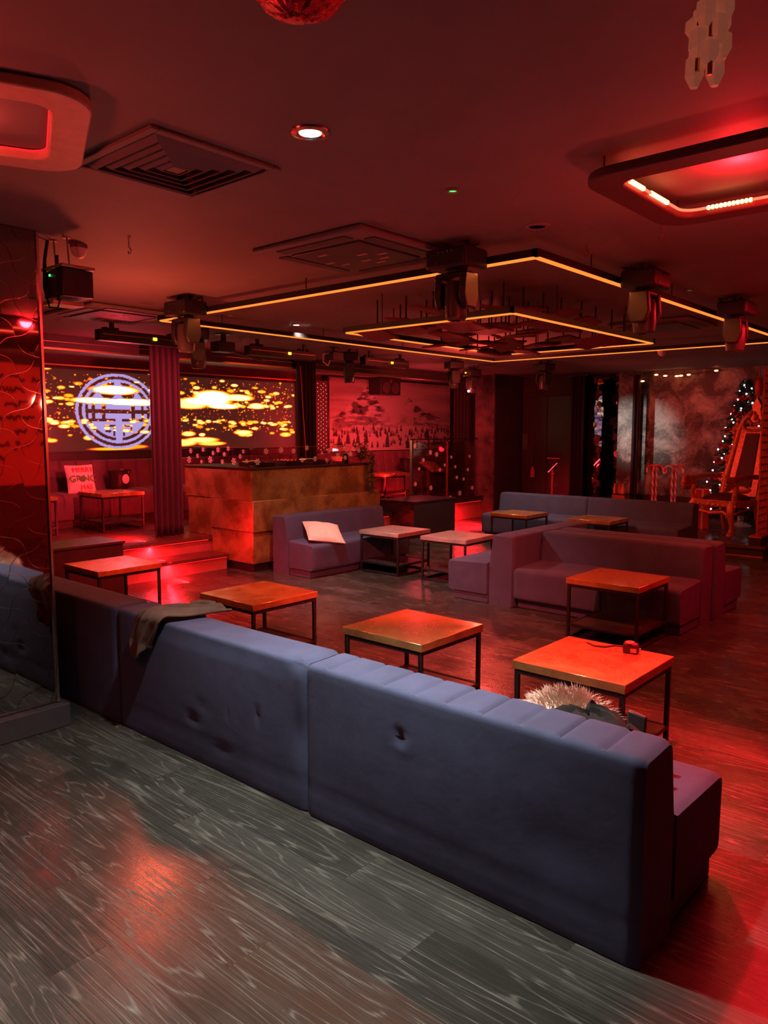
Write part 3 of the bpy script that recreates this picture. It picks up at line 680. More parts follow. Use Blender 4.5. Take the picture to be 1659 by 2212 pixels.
flakes(gl, 'x', -6.942, [(5.70, 1.29, .04), (5.83, 1.41, .037), (6.06, 1.42, .037), (6.26, 1.405, .034), (6.48, 1.44, .032), (6.40, 1.29, .03), (6.62, 1.30, .034), (6.74, 1.37, .022), (6.86, 1.40, .034), (6.82, 1.28, .026), (7.02, 1.33, .036), (7.14, 1.43, .026), (7.16, 1.30, .03), (7.32, 1.41, .03), (7.42, 1.39, .03), (7.26, 1.35, .032)], (ox, oy, 0))
flakes(gs, 'y', 5.602, [(-8.12, 1.40, .034), (-8.16, 1.29, .045), (-7.98, 1.34, .03), (-7.9, 1.27, .024), (-7.86, 1.42, .03), (-7.72, 1.30, .044), (-7.66, 1.38, .028), (-7.56, 1.42, .034), (-7.48, 1.28, .03), (-7.44, 1.37, .028), (-7.36, 1.44, .03), (-7.26, 1.29, .044), (-7.14, 1.35, .03), (-7.08, 1.41, .026), (-7.02, 1.30, .026)], (ox, oy, 0))
# on the booth
def player(label, x, y):
    t = thing('media_player', label, 'dj player', (x, y, 1.222), 0, 'dj players on the booth')
    B().box(-.17, .17, -.15, .15, .0, .045).build('body', 'plastic', t, bevel=.006); B().lathe([(.1, .046), (.1, .056), (.085, .06)], (0, 0, 0), 24).build('jog_wheel', 'greyplastic', t)
    B().box(-.10, -.155, -.1, .1, .05, .06).build('display', 'strip', t, smooth=False)
player('black dj player nearest the glass corner of the booth', -7.3, 5.98); player('black dj player near the garland', -7.3, 6.92)
t = thing('dj_mixer', 'black mixer with knobs between the two dj players', 'mixer', (-7.3, 6.45, 1.222))
B().box(-.18, .18, -.16, .16, 0, .05).build('body', 'plastic', t, bevel=.006)
for i in range(4):
    for j in range(4): B().lathe([(.012, .051), (.01, .068)], (-.11+.06*i, -.1+.066*j, 0), 8).build('knob', 'edge', t)
t = thing('headphone_stand', 'thin bent wire stand on the booth', 'stand', (-7.02, 6.98, 1.222)); B().tube([(0, -.09, .004), (0, -.02, .07), (0, .0, .075), (0, .08, .02)], .005, 6).build('wire', 'white', t)
t = thing('acrylic_box', 'clear acrylic cover leaning at the end of the booth', 'cover', (-7.05, 7.10, 1.222)); B().prism([(-.02, 0), (.09, 0), (.10, .18), (.06, .26), (0, .25), (-.03, .05)], 'x', -.07, .07).build('cover', 'acrylic', t, bevel=.015)
t = thing('camera', 'small white camera head standing beside the acrylic cover', 'camera', (-7.05, 7.27, 1.222))
B().box(-.03, .03, -.035, .035, 0, .07).build('foot', 'plastic', t, bevel=.006); o = B().ball((0, .03, .11), .062, 14, 10, (1, 1.5, .75)).build('shell', 'white', t); B().ball((.05, -.04, .10), .03, 10, 8).build('lens', 'plastic', t)
t = thing('garland', 'green pine garland draped over the end of the booth', 'garland', (-6.93, 7.56, 1.2)); b = B(); rg = random.Random(3)
def spray(b, p, d, l, wd, rg):
    d = Vector(d).normalized(); s = d.orthogonal().normalized(); s.rotate(Matrix.Rotation(rg.uniform(0, 6.28), 3, d)); p = Vector(p)
    b.add([p, p+d*l*.5+s*wd, p+d*l, p+d*l*.5-s*wd], [(0, 1, 2, 3)])
for i in range(900):
    a = i/900
    if a < .42: c = (rg.gauss(-.06, .04), rg.gauss(-.05, .045), .16+rg.uniform(-.10, .10)); w_ = 1
    else: c = (.055+rg.gauss(0, .018), .00+rg.gauss(.02, .03)*(1.2-.6*a)+.05*(a-.42), .14-.52*(a-.42)/.58+rg.gauss(0, .02))
    spray(b, c, (rg.gauss(.5, .6), rg.gauss(0, .8), rg.gauss(-.2, .7)), rg.uniform(.025, .06), .006, rg)
b.build('needles', 'garland', t, smooth=False, fix=False); B().tube([(-.06, -.05, .05), (-.04, -.03, .15), (.05, .0, .10), (.055, .02, -.1), (.05, .04, -.36)], .006, 6).build('stem', 'garland', t)
# ------------------------------------------------------------------ glass railing on the stage
t = thing('glass_railing', 'glass balustrade with steel post and snowflake stickers at the stage edge', 'railing', (-8.29, 10.9, ST))
B().box(-.028, .012, -.74, -.71, 0, 1.12).build('post', 'chrome', t, bevel=.003); B().box(-.015, .011, -.705, -.69, 0, 1.12).build('post_edge', 'plastic', t)
B().bar((0, -.73, 1.13), (0, 1.26, 1.13), .03, .022).build('handrail', 'blackm', t, bevel=.003)
g1 = B().box(-.006, .006, -.68, .30, .03, 1.08).build('glass_pane', 'glass', t, smooth=False); g2 = B().box(-.006, .006, .32, 1.26, .03, 1.08).build('glass_pane', 'glass', t, smooth=False)
B().box(-.007, .007, .302, .312, .03, 1.08).build('pane_edge', 'lattice', t, smooth=False)
for z in (.2, .82): B().cbox((.0, -.685, z), (.03, .04, .04)).build('clamp', 'chrome', t, bevel=.004)
flakes(g1, 'x', .008, [(-.64, 1.02, .04), (-.62, .36, .04), (-.52, .62, .03), (-.40, .77, .036), (-.2, .90, .045), (-.18, .27, .045), (-.02, .86, .045), (-.15, .07, .03), (.08, .58, .035), (.22, .66, .03)], (0, 0, 0))
flakes(g2, 'x', .008, [(.4, .05, .05), (.42, .80, .03), (.55, .62, .03), (.6, .42, .035), (.7, .12, .05), (.82, .38, .03), (.95, .55, .03), (1.1, .2, .04), (1.0, .8, .03)], (0, 0, 0))
t = thing('barrier_rail', 'short wooden barrier rail beside the burgundy curtain at the black doors', 'railing', (-6.86, 12.5, .15))
B().box(-.02, .02, -.02, .02, 0, .78).build('post', 'lattice', t, bevel=.003); B().bar((-.12, 0, 1.0), (.14, 0, 1.0), .03, .02).build('handrail', 'lattice', t); B().box(-.1, .12, -.003, .003, .1, .97).build('glass_pane', 'glass', t, smooth=False); B().ball((.03, -.02, .72), .018, 8, 6).ball((.02, -.02, .88), .014, 8, 6).build('clamp', 'chrome', t)
# ------------------------------------------------------------------ cushions and small things
def cushion_b(w_, h_, th, pinch=.06):
    b = B()
    for s in (-1, 1):
        def fn(a, v):
            u, q = a*2-1, v*2-1; e = ((1-abs(u)**2.6)*(1-abs(q)**2.6)); k = 1-pinch*(1-abs(u*q))*(abs(u)**4+abs(q)**4)*.9
            wr = .006*math.sin(u*9+q*5)*e
            return (u*w_/2*k, s*(th/2*max(e, 0)**.55+wr), q*h_/2*k)
        b.grid(fn, 22, 22)
    return b
def cushion(name, label, m, loc, rot, w_, h_, th):
    t = thing(name, label, 'cushion', loc); t.rotation_euler = rot; cushion_b(w_, h_, th).build('cover', m, t); return t
cushion('cushion', 'pale blush cushion lying on the small navy sofa', 'cream', (-6.28, 6.11, .485), (math.radians(-66), math.radians(8), math.radians(62)), .44, .42, .13)
c1 = cushion('slogan_cushion', 'white cushion printed with a red and green Christmas slogan', 'cream', (-9.90, 5.06, ST+.625), (math.radians(-14), 0, PI/2), .40, .40, .13)
rx = Matrix.Rotation(PI/2, 4, 'X')
def ctext(s, size, m, x, z, y=-.069): text_mesh(s, size, m, 'print', c1, Matrix.Translation((x, y, z)) @ rx, .002)
ctext('MERRY', .095, 'redink', .02, .115, -.064); ctext('GR', .125, 'greenink', -.10, -.005, -.070); ctext('NC', .125, 'greenink', .095, -.005, -.070); ctext('MAS', .090, 'redink', .04, -.122, -.063)
B().ball((.005, -.069, -.005), .042, 14, 8, (1, .12, 1)).build('print', 'greenink', c1)
cushion('cushion', 'blush cushion on the stage couch behind the garland', 'cream', (-9.98, 10.16, ST+.62), (math.radians(-12), 0, PI/2), .40, .40, .12)
cushion('cushion', 'patterned cushion with white figures lying by the glass railing', 'pattern', (-9.72, 12.62, ST+.53), (math.radians(-62), 0, PI/2), .46, .44, .13)
def bucket(label, loc, beard, r=.17):
    t = thing('ice_bucket', label, 'ice bucket', loc, 0, 'black ice buckets on the stage couches')
    B().lathe([(r*.62, 0), (r*.72, .02), (r*.80, .10), (r*.88, .19), (r*1.0, .27), (r*1.03, .275), (r*.99, .28), (r*.84, .19), (r*.7, .03)], (0, 0, 0), 28, .75, 1).build('bowl', 'blackwood', t)
    if beard:
        B().ball((r*.67, .03, .15), .055, 14, 10, (.25, 1, 1.25)).build('white_badge', 'white', t); B().box(r*.60, r*.64, -.03, .09, .235, .262).build('red_band', 'redink', t)
bucket('black ice bucket with a white badge, beside the slogan cushion', (-9.94, 5.66, ST+.452), True)
bucket('black ice bucket behind the glass railing', (-9.9, 12.02, ST+.452), False, .19)
t = thing('tape_measure', 'small black and orange tape measure with a strap, on brass table', 'tape measure', (-1.60, 3.79, .49), .3)
B().box(-.04, .04, -.022, .022, .001, .055).build('case', 'rubber', t, bevel=.012, seg=3); B().lathe([(.024, .0), (.024, .006), (.02, .008)], (-.005, 0, .053), 18).build('label_disc', 'orange', t); B().box(.0, .03, -.0235, -.0222, .008, .03).build('label', 'chrome', t); B().box(.04, .052, -.012, .012, .006, .03).build('mouth', 'chrome', t, bevel=.003)
B().tube([(-.04, 0, .03), (-.08, -.005, .032), (-.13, -.005, .018), (-.19, .015, .012), (-.23, .03, .022)], [.005, .005, .006, .006, .005], 6).build('strap', 'rubber', t)
# fluffy throw, bag and strap behind the near sofa back (on its seat)
t = thing('fur_throw', 'fluffy cream fur bundle poking above the near sofa back', 'throw', (-1.40, 2.73, .405)); rg = random.Random(11)
def lump(u, v): 
    a = u*2*PI; r = 1; return (.20*math.cos(a)*math.sin(v*PI/2)*(1+.12*math.sin(3*a)), .11*math.sin(a)*math.sin(v*PI/2), .02+.15*math.cos(v*PI/2)*(1+.1*math.sin(2*a)))
B().grid(lump, 28, 10).build('body', 'fur', t); b = B()
for i in range(2600):
    u, v = rg.random(), rg.uniform(.05, 1); p = Vector(lump(u, v)); n = Vector((p.x/.2, p.y/.11, max(.1, p.z/.17-.3))).normalized(); d = (n+Vector((rg.gauss(0, .45), rg.gauss(0, .45), rg.gauss(.35, .4)))).normalized(); l = rg.uniform(.03, .075); s = d.orthogonal().normalized()*.0022; q = p+d*l+Vector((0, 0, -.008))
    b.add([p-s, p+s, p+d*l*.6+s*.7, q, p+d*l*.6-s*.7], [(0, 1, 2, 3, 4)])
tag(b.build('hair', 'fur', t, smooth=False, fix=False), kind='stuff')
def crumple(name, label, cat, m, loc, rz, sx, sy, sz, seed, sharp=2.0):
    t = thing(name, label, cat, loc, rz)
    def fn(u, v):
        a = u*2*PI; e = math.sin(v*PI/2)**.7; n = float(fbm(math.cos(a)*1.6+seed, math.sin(a)*1.6+v*2.2, 3, seed)); n = .62+.75*n
        return (sx*math.cos(a)*e*n, sy*math.sin(a)*e*n, sz*math.cos(v*PI/2)**.8*n)
    B().grid(fn, 40, 14).build('folds', m, t); return t
t = crumple('bag', 'black crumpled bag against the fluffy bundle', 'bag', 'cloth', (-1.22, 2.54, .405), .1, .19, .10, .235, 5)
B().tube([(.10, -.02, .12), (.16, -.02, .20), (.20, 0, .16), (.22, 0, .05)], [.02, .018, .018, .016], 8).build('strap', 'cloth', t)
B().prism([(-.035, 0), (.035, 0), (.038, .205), (-.030, .22)], 'y', -.012, .012).build('flap', 'greyplastic', t, loc=(.14, .10, 0), bevel=.006)
# jacket over the sofa back
t = thing('jacket', 'dark brown jacket draped over the front sofa back', 'jacket', (-3.47, 2.26, .675)); 
def drape(u, v):
    s = v*.52-.20-.04*math.sin(u*5)      # arc length over the back from rear to front
    x = (u-.5)*.20-.10+.16*max(0, s+.14)/.3+.03*math.sin(v*6)*(u-.4); bul = .018+.022*math.sin(u*PI)*(1+.5*math.sin(u*13+v*5))+.008*math.sin(u*23-v*8)
    if s < 0: return (x, -.112-bul-.012, .0+s*1.0+.004)
    if s < .04: k = s/.04*PI/2; return (x, -.10-(.024+bul)*math.cos(k), -.004+(.018+bul)*math.sin(k))
    return (x, -.10+(s-.04)*.9, .012+bul)
o = B().grid(drape, 30, 44).build('folds', 'brownjacket', t); md = o.modifiers.new('s', 'SOLIDIFY'); md.thickness = .012
b = B(); b.tube([(.02, .10, .03), (.08, .14, .045), (.13, .155, .045), (.17, .15, .025)], [.03, .026, .026, .018], 8).build('sleeve', 'brownjacket', t); B().bar((.05, .03, .018), (.17, .085, .014), .018, .004).build('white_label', 'white', t)
t = thing('tape_roll', 'pinkish paper roll on the seat of the sofa behind the pillar', 'roll', (-5.05, 2.56, .405)); B().lathe([(.025, 0), (.07, 0), (.072, .01), (.072, .12), (.068, .13), (.028, .13), (.025, .12)], (0, 0, 0), 24).build('paper', 'white', t); B().lathe([(.016, .002), (.0245, .002), (.0245, .128), (.016, .128)], (0, 0, 0), 16).build('core', 'deck', t)
# ------------------------------------------------------------------ ceiling fittings
def led_frame(name, label, x0, x1, y0, y1, z, w_, hang):
    t = thing(name, label, 'light frame', ((x0+x1)/2, (y0+y1)/2, z)); a, c = (x1-x0)/2, (y1-y0)/2
    for (p, q) in (((-a, -c), (a, -c)), ((a, -c), (a, c)), ((a, c), (-a, c)), ((-a, c), (-a, -c))):
        P_, Q = Vector((*p, 0)), Vector((*q, 0)); d = (Q-P_).normalized()
        s = B().bar(P_-d*.017+Vector((0, 0, .02)), Q+d*.016+Vector((0, 0, .02)), .034, .04).build('side_rail', 'blackm', t, smooth=False)
        B().bar(P_+d*.01+Vector((0, 0, -.005)), Q-d*.01+Vector((0, 0, -.005)), w_, .009).build('led_strip', 'strip', s, smooth=False)
        n = max(2, int((Q-P_).length/1.2)); 
        for k in range(n): B().tube([P_+(Q-P_)*((k+.5)/n)+Vector((0, 0, .04)), P_+(Q-P_)*((k+.5)/n)+Vector((0, 0, hang))], .004, 6).build('hanger', 'blackm', t)
    return t
led_frame('strip_light', 'large outer rectangle of amber led strip under the ceiling', -5.78, -2.17, 3.72, 8.85, 2.58, .030, .12)
t = led_frame('strip_light', 'smaller inner rectangle of amber led strip around the tilted square tiles', -4.38, -2.81, 4.53, 6.9, 2.44, .024, .26)
rt = random.Random(12); k = 0
for i in range(5):
    for j in range(8):
        if rt.random() < .12: continue
        x = -4.20+i*.30+rt.uniform(-.02, .02); y = 4.70+j*.29+rt.uniform(-.02, .02); z = 2.50+rt.uniform(-.10, .07)
        o = B().cbox((0, 0, 0), (.25, .25, .018)).build('ceiling_tile', 'tile', loc=(x, y, z), bevel=.003, seg=1)
        o.rotation_euler = (rt.uniform(-.22, .22), rt.uniform(-.22, .22), rt.uniform(-.05, .05)); k += 1
        tag(o, 'square dark red tile tilted under the ceiling inside the inner led frame', 'ceiling tile', 'tilted square tiles inside the inner led frame')
        B().tube([(0, 0, .008), (0, 0, H-z-.004)], .007, 6).build('hanger', 'blackm', o, rot=(-o.rotation_euler.x, -o.rotation_euler.y, 0))
# moving head lights
def moving_head():
    t = thing('moving_head', 'x', 'stage light', group='moving head stage lights hung from the ceiling')
    b = B().box(-.14, .14, -.11, .11, -.155, -.045); bs = b.build('base', 'plastic', t, bevel=.018, seg=3)
    b = B()
    for k in range(4): b.ball((-.045+.03*k, -.112, -.07), .006, 6, 4)
    b.build('buttons', 'greyplastic', bs); B().box(-.075, -.045, -.1125, -.1105, -.135, -.12).build('display', 'greyplastic', bs)
    B().box(-.07, .07, -.012, .012, -.045, -.03).box(-.09, -.06, -.012, .012, -.045, -.001).box(.06, .09, -.012, .012, -.045, -.001).build('clamp', 'blackm', t, bevel=.004)
    b = B().lathe([(.06, -.175), (.065, -.156)], (0, 0, 0), 18)
    for s in (-1, 1): b.prism([(-.06, -.175), (.06, -.175), (.072, -.30), (.045, -.37), (-.045, -.37), (-.072, -.30)], 'x', s*.085-.022, s*.085+.022)
    b.box(-.10, .10, -.055, .055, -.20, -.172).build('yoke', 'plastic', t, bevel=.014, seg=3)
    hd = B().lathe([(.028, -.215), (.05, -.22), (.06, -.25), (.062, -.36), (.056, -.42), (.044, -.432)], (0, 0, 0), 20, .95, 1.2).build('head', 'greyplastic', t)
    B().lathe([(.001, -.4335), (.038, -.4335), (.038, -.4322), (.001, -.4322)], (0, 0, 0), 18).build('lens', 'glass', hd)
    B().tube([(-.10, .06, -.05), (-.12, .10, -.03), (-.05, .12, -.012), (.08, .10, -.004)], .005, 6).build('cable', 'rubber', t)
    return t
mh = moving_head()
MH = [('moving head light hanging at the left corner of the outer led frame', -5.216, 3.585, 0), ('moving head light hanging over the near edge of the inner led frame', -2.60, 3.585, 0),
      ('moving head light on the right run of the outer led frame, nearer of two', -2.035, 4.85, PI/2), ('moving head light at the far right of the outer led frame', -1.96, 6.45, PI/2),
      ('moving head light hanging just behind the left corner one', -6.52, 4.62, -.6), ('pale moving head light above the dj booth garland', -6.98, 7.28, -.7),
      ('moving head light in front of the right edge of the mountain banner', -6.70, 9.2, -.6), ('moving head light hanging before the textured pillar', -7.35, 10.6, -.5),
      ('moving head light hanging before the black doors', -5.90, 10.40, -.3)]
MHO = []
for k, (lab, x, y, rz) in enumerate(MH):
    o = mh if k == 0 else dup(mh, (x, y, H)); MHO.append(o); o.location = (x, y, H); o.rotation_euler = (0, 0, rz); o['label'] = lab
B().cbox((.0, -.118, -.10), (.035, .012, .02)).build('indicator', 'yellow', MHO[7], bevel=.003); B().ball((.03, -.075, -.40), .018, 10, 8).build('lit_lens', 'bulbwhite', MHO[7])
tag(B().tube([(0, 0, 0), (.005, .03, -.5), (0, .09, -1.28)], .007, 6).build('red_rope', 'giftred', loc=(-8.0, 7.36, 2.55)), 'thin red rope hanging down to the far end of the booth', 'rope')
# led bars with brackets along the stage front
def bar_light(label, x, y0, y1, z=2.56, dup_=None):
    t = thing('light_bar', label, 'light bar', (x, (y0+y1)/2, H), 0, 'long led bars hung before the stage'); h = (y1-y0)/2
    B().box(-.05, .05, -h, h, -.19, -.085).build('housing', 'plastic', t, bevel=.006); B().box(.051, .056, -h+.03, h-.02, -.135, -.125).build('gold_line', 'goldtrim', t)
    for s in (-1, 1):
        b = B().box(-.012, .012, s*h*.7-.02, s*h*.7+.02, -.085, -.001)
        for q in range(3): b.box(-.03, .03, s*h*.7-.09+q*.06, s*h*.7-.06+q*.06, -.085, -.06)
        b.build('bracket', 'blackm', t)
    B().cbox((.058, .08, -.135), (.01, .045, .03)).build('indicator', 'yellow', t, bevel=.004); return t
bar_light('black led bar nearest the mirrored pillar, before the left half of the video wall', -6.95, 3.78, 4.80)
bar_light('black led bar before the right half of the video wall', -7.0, 5.62, 6.66)
bar_light('black led bar before the mountain banner', -6.9, 7.45, 8.35)
t = thing('scanner_light', 'small black bracketed effect light with tilted arm between two led bars', 'stage light', (-6.9, 5.22, H)); B().lathe([(.09, -.012), (.09, -.001)], (0, 0, 0), 16).build('mount_plate', 'blackm', t); B().box(-.02, .02, -.02, .02, -.09, -.012).build('stem', 'blackm', t); B().box(-.08, .08, -.12, .1, -.2, -.09).build('body', 'plastic', t, bevel=.01); B().bar((0, -.05, -.16), (.05, .55, -.27), .05, .012).build('arm', 'plastic', t, bevel=.002)
t = thing('scanner_light', 'small dark effect light with looped cable left of the garland moving head', 'stage light', (-6.95, 6.98, H)); B().lathe([(.07, -.012), (.07, -.001)], (0, 0, 0), 16).build('mount_plate', 'blackm', t); B().box(-.02, .02, -.02, .02, -.06, -.012).build('stem', 'blackm', t); B().box(-.07, .07, -.1, .1, -.17, -.06).build('body', 'plastic', t, bevel=.01); B().tube([(0, -.1, -.08), (0, -.2, -.1), (.02, -.22, -.2), (.02, -.14, -.24), (0, -.08, -.17)], .008, 6).build('cable', 'white', t)
t = thing('wall_speaker', 'boxy black speaker mounted over the top of the mountain banner', 'speaker', (-10.19, 11.67, 2.56)); B().box(-.15, .15, -.30, .30, -.20, .13).build('cabinet', 'plastic', t, bevel=.01); B().lathe([(.10, .0), (.115, .004), (.11, .012), (.03, .004), (.001, .006)], (0, 0, 0), 24).build('woofer', 'greyplastic', t, loc=(.15, .14, -.06), rot=(0, PI/2, 0)); B().lathe([(.10, .0), (.115, .004), (.11, .012), (.03, .004), (.001, .006)], (0, 0, 0), 24).build('woofer', 'greyplastic', t, loc=(.15, -.14, -.06), rot=(0, PI/2, 0)); B().lathe([(.04, 0), (.045, .004), (.03, .01), (.001, .006)], (0, 0, 0), 20).build('tweeter', 'wallred', t, loc=(.15, 0, .07), rot=(0, PI/2, 0))
# vents and cassettes
def diffuser(label, x, y):
    t = thing('ceiling_vent', label, 'air vent', (x, y, H)); h = .295; f = B()
    def ring(b, a, i, z0, z1): 
        for s in (-1, 1): b.box(-a, a, min(s*a, s*i), max(s*a, s*i), z0, z1); b.box(min(s*a, s*i), max(s*a, s*i), -i, i, z0, z1)
    ring(f, h, h-.035, -.014, -.001); f.build('frame', 'ceiling', t, bevel=.003, seg=1)
    for k in range(5):
        a = .25-.045*k; b = B()
        vs = []; 
        for (r, z) in ((a, -.004), (a-.03, -.024), (a-.033, -.021), (a-.004, -.001)): vs += [(-r, -r, z), (r, -r, z), (r, r, z), (-r, r, z)]
        b.add(vs, [(q*4+i, q*4+(i+1) % 4, ((q+1) % 4)*4+(i+1) % 4, ((q+1) % 4)*4+i) for q in range(4) for i in range(4)]); b.build('louvre', 'ceiling', t, smooth=False)
    B().box(-.03, .03, -.03, .03, -.02, -.001).build('core', 'ceiling', t)
diffuser('square stepped ceiling diffuser beside the hanging ring lamp on the left', -2.71, 1.835)
def cassette(label, x, y, h, marks):
    t = thing('ac_cassette', label, 'air conditioner', (x, y, H)); b = B()
    B().box(-h, h, -h, h, -.03, -.001).build('panel', 'ceiling', t, bevel=.012)
    for s in (-1, 1):
        B().box(-h*.62, h*.62, s*h*.80-.035, s*h*.80+.035, -.036, -.0305).build('louvre', 'base', t); B().box(s*h*.80-.035, s*h*.80+.035, -h*.62, h*.62, -.036, -.0305).build('louvre', 'base', t)
    g = B().box(-h*.62, h*.62, -h*.62, h*.62, -.042, -.0305).build('grille', 'base', t, bevel=.004)
    if marks:
        for (u, v, a) in ((-.2, .1, .3), (.1, -.05, 1.2), (.15, .12, .1), (.05, .2, .5), (-.12, -.2, .2), (.22, .02, .9), (.0, .1, .4), (-.25, .0, .1)): B().cbox((u*h*2, v*h*2, 0), (.07, .022, .002)).build('torn_sticker', 'ringmat', g, loc=(0, 0, -.0435), smooth=False)
cassette('square ceiling cassette with torn pale stickers between vent and led frame', -3.16, 3.36, .43, True)
cassette('ceiling cassette beyond the projector near the pillar', -6.42, 3.65, .43, True)
cassette('dim ceiling cassette inside the outer frame by its right run', -3.0, 7.6, .40, False)
def downlight(label, x, y, on, r=.05, m='lampwhite'):
    t = thing('downlight', label, 'ceiling light', (x, y, H)); B().lathe([(r*.82, -.004), (r*1.0, -.010), (r*1.35, -.006), (r*1.4, -.001), (r*.8, -.001)], (0, 0, 0), 28).build('bezel', 'edge' if on else 'ceiling', t)
    B().lathe([(.001, -.004), (r*.8, -.004), (r*.8, -.0012), (.001, -.0012)], (0, 0, 0), 24).build('lens', m, t)
downlight('bright white downlight on the near ceiling', -2.059, 1.954, True)
downlight('small white downlight beyond the left corner of the led frame', -5.764, 5.255, True, .045)
for lab, x, y in (('tiny green lamp on the ceiling above the near led frame corner', -2.065, 2.815), ('tiny green lamp on the ceiling near the right moving heads', -2.136, 5.905), ('tiny green lamp just inside the left corner of the led frame', -5.737, 4.426)): downlight(lab, x, y, False, .022, 'green')
downlight('unlit downlight near the left moving head', -5.737, 3.582, False, .04, 'glass'); downlight('unlit round fitting above the right of the cassette', -2.09, 3.583, False, .05, 'plastic')
for lab, x, y in (('metal ceiling hook before the near led frame corner', -2.078, 4.102), ('metal ceiling hook below the red ring lamp', -1.609, 4.004), ('metal ceiling hook left of the cassette with stickers', -3.955, 2.36)):
    tag(B().tube([(0, 0, -.001), (0, 0, -.035), (.012, 0, -.043), (.022, 0, -.056), (.012, 0, -.07), (-.004, 0, -.068), (-.010, 0, -.055)], .0035, 6).build('ceiling_hook', 'edge', loc=(x, y, H)), lab, 'hook', 'hooks screwed into the ceiling')
for lab, x, y, r in (('pale dome sensor on the ceiling beside the projector', -4.25, 2.22, .045), ('pale dome sensor hanging before the marble wall', -3.9, 9.9, .06)):
    t = thing('dome_sensor', lab, 'sensor', (x, y, H)); B().lathe([(r*1.05, -.02), (r*1.05, -.001)], (0, 0, 0), 20).build('mount_plate', 'ceiling', t); B().lathe([(.001, -.02-r*1.3), (r*.5, -.02-r*1.15), (r*.85, -.02-r*.75), (r, -.02-r*.2), (r, -.021)], (0, 0, 0), 20).build('dome', 'white', t)
# ring lamps
def ring_lamp(label, c, z, outer, band, rot, hot):
    t = thing('ring_lamp', label, 'ring lamp', (*c, H), rot); h = outer/2; zz = z-H
    def rr(a, r):
        pts = []
        for (sx, sy, a0) in ((1, 1, 0), (-1, 1, 90), (-1, -1, 180), (1, -1, 270)):
            for k in range(7): an = math.radians(a0+k*15); pts.append((sx*(a-r)+r*math.cos(an), sy*(a-r)+r*math.sin(an)))
        return pts
    o, i = rr(h, .14), rr(h-band, .07); n = len(o)
    vs = [(*p, zz) for p in o]+[(*p, zz) for p in i]+[(*p, zz+.035) for p in o]+[(*p, zz+.035) for p in i]; fs = []
    for k in range(n):
        q = (k+1) % n; fs += [(k, q, n+q, n+k), (2*n+k, 3*n+k, 3*n+q, 2*n+q), (k, 2*n+k, 2*n+q, q), (n+k, n+q, 3*n+q, 3*n+k)]
    B().add(vs, fs).build('band', 'wallred' if hot else 'ringmat', t, bevel=.006, seg=2)  # lit and shaded band put into the colour: pale left, dark right
    ip = [(p[0]*.985, p[1]*.985, zz+.03) for p in i]
    B().tube(ip, .006 if hot else .003, 6, True).build('led_rope', 'ropered' if hot else 'stripred', t)
    if hot:
        per = [Vector(p) for p in ip]
        for (k0, k1, t0, t1, cnt) in hot:
            a, b_ = per[k0 % n], per[k1 % n]
            for q in range(cnt): B().ball(a.lerp(b_, t0+(t1-t0)*(q+.5)/cnt), .010, 8, 5).build('bright_led', 'bulbhot', t)
    for (sx, sy) in ((1, 1), (-1, -1), (1, -1), (-1, 1)): B().tube([(sx*(h-.08), sy*(h-.08), zz+.034), (sx*(h-.08), sy*(h-.08), -.001)], .004, 6).build('hanger', 'blackm', t)
    return t
ring_lamp('rounded square ring lamp hanging at the left, band lit dull red', (-2.80, 1.07), 2.66, .78, .12, math.radians(-24), None)
ring_lamp('rounded square ring lamp glowing with hot red leds at the right', (-1.0, 3.24), 2.60, .92, .12, 0, [(14, 13, .03, .30, 9), (14, 13, .42, .78, 12), (7, 6, .06, .42, 11)])
# hanging decorations at the top edge
t = thing('pendant_shade', 'red sequinned pendant whose lower edge hangs in at the top', 'pendant', (-1.22, 1.13, H)); B().tube([(0, 0, -.001), (0, 0, -.10)], .004, 6).build('cord', 'blackm', t)
b = B(); b.ball((0, 0, -.15), .098, 30, 16, (1, 1, .6)); rv = random.Random(2); b.v = [tuple(c*(1+rv.uniform(-.03, .03)) if i < 2 else c+rv.uniform(-.004, .004) for i, c in enumerate(v)) for v in b.v]; b.build('shade', 'sequin', t, smooth=False)
t = thing('crystal_pendant', 'amber faceted crystal pendant hanging at the upper right', 'pendant', (-.675, 1.92, H)); b = B(); rv = random.Random(6)
B().tube([(0, 0, -.001), (0, 0, -.05)], .005, 6).build('cord', 'blackm', t)
for k in range(13):
    a = k*2.4; z = -.04-.011*k; r = .028+.006*(12-k)/12; b = B(); c = (r*math.cos(a), r*math.sin(a)); hh = rv.uniform(.05, .085)
    b.lathe([(.006, z), (.021, z-.012), (.022, z-hh*.7), (.010, z-hh)], (c[0], c[1], 0), 5); b.build('crystal', 'crystal', t, smooth=False)
B().tube([(-.012, -.03, -.05), (-.012, -.032, -.22)], .006, 6).tube([(.014, -.028, -.06), (.016, -.03, -.235)], .006, 6).build('gold_rod', 'goldtrim', t)
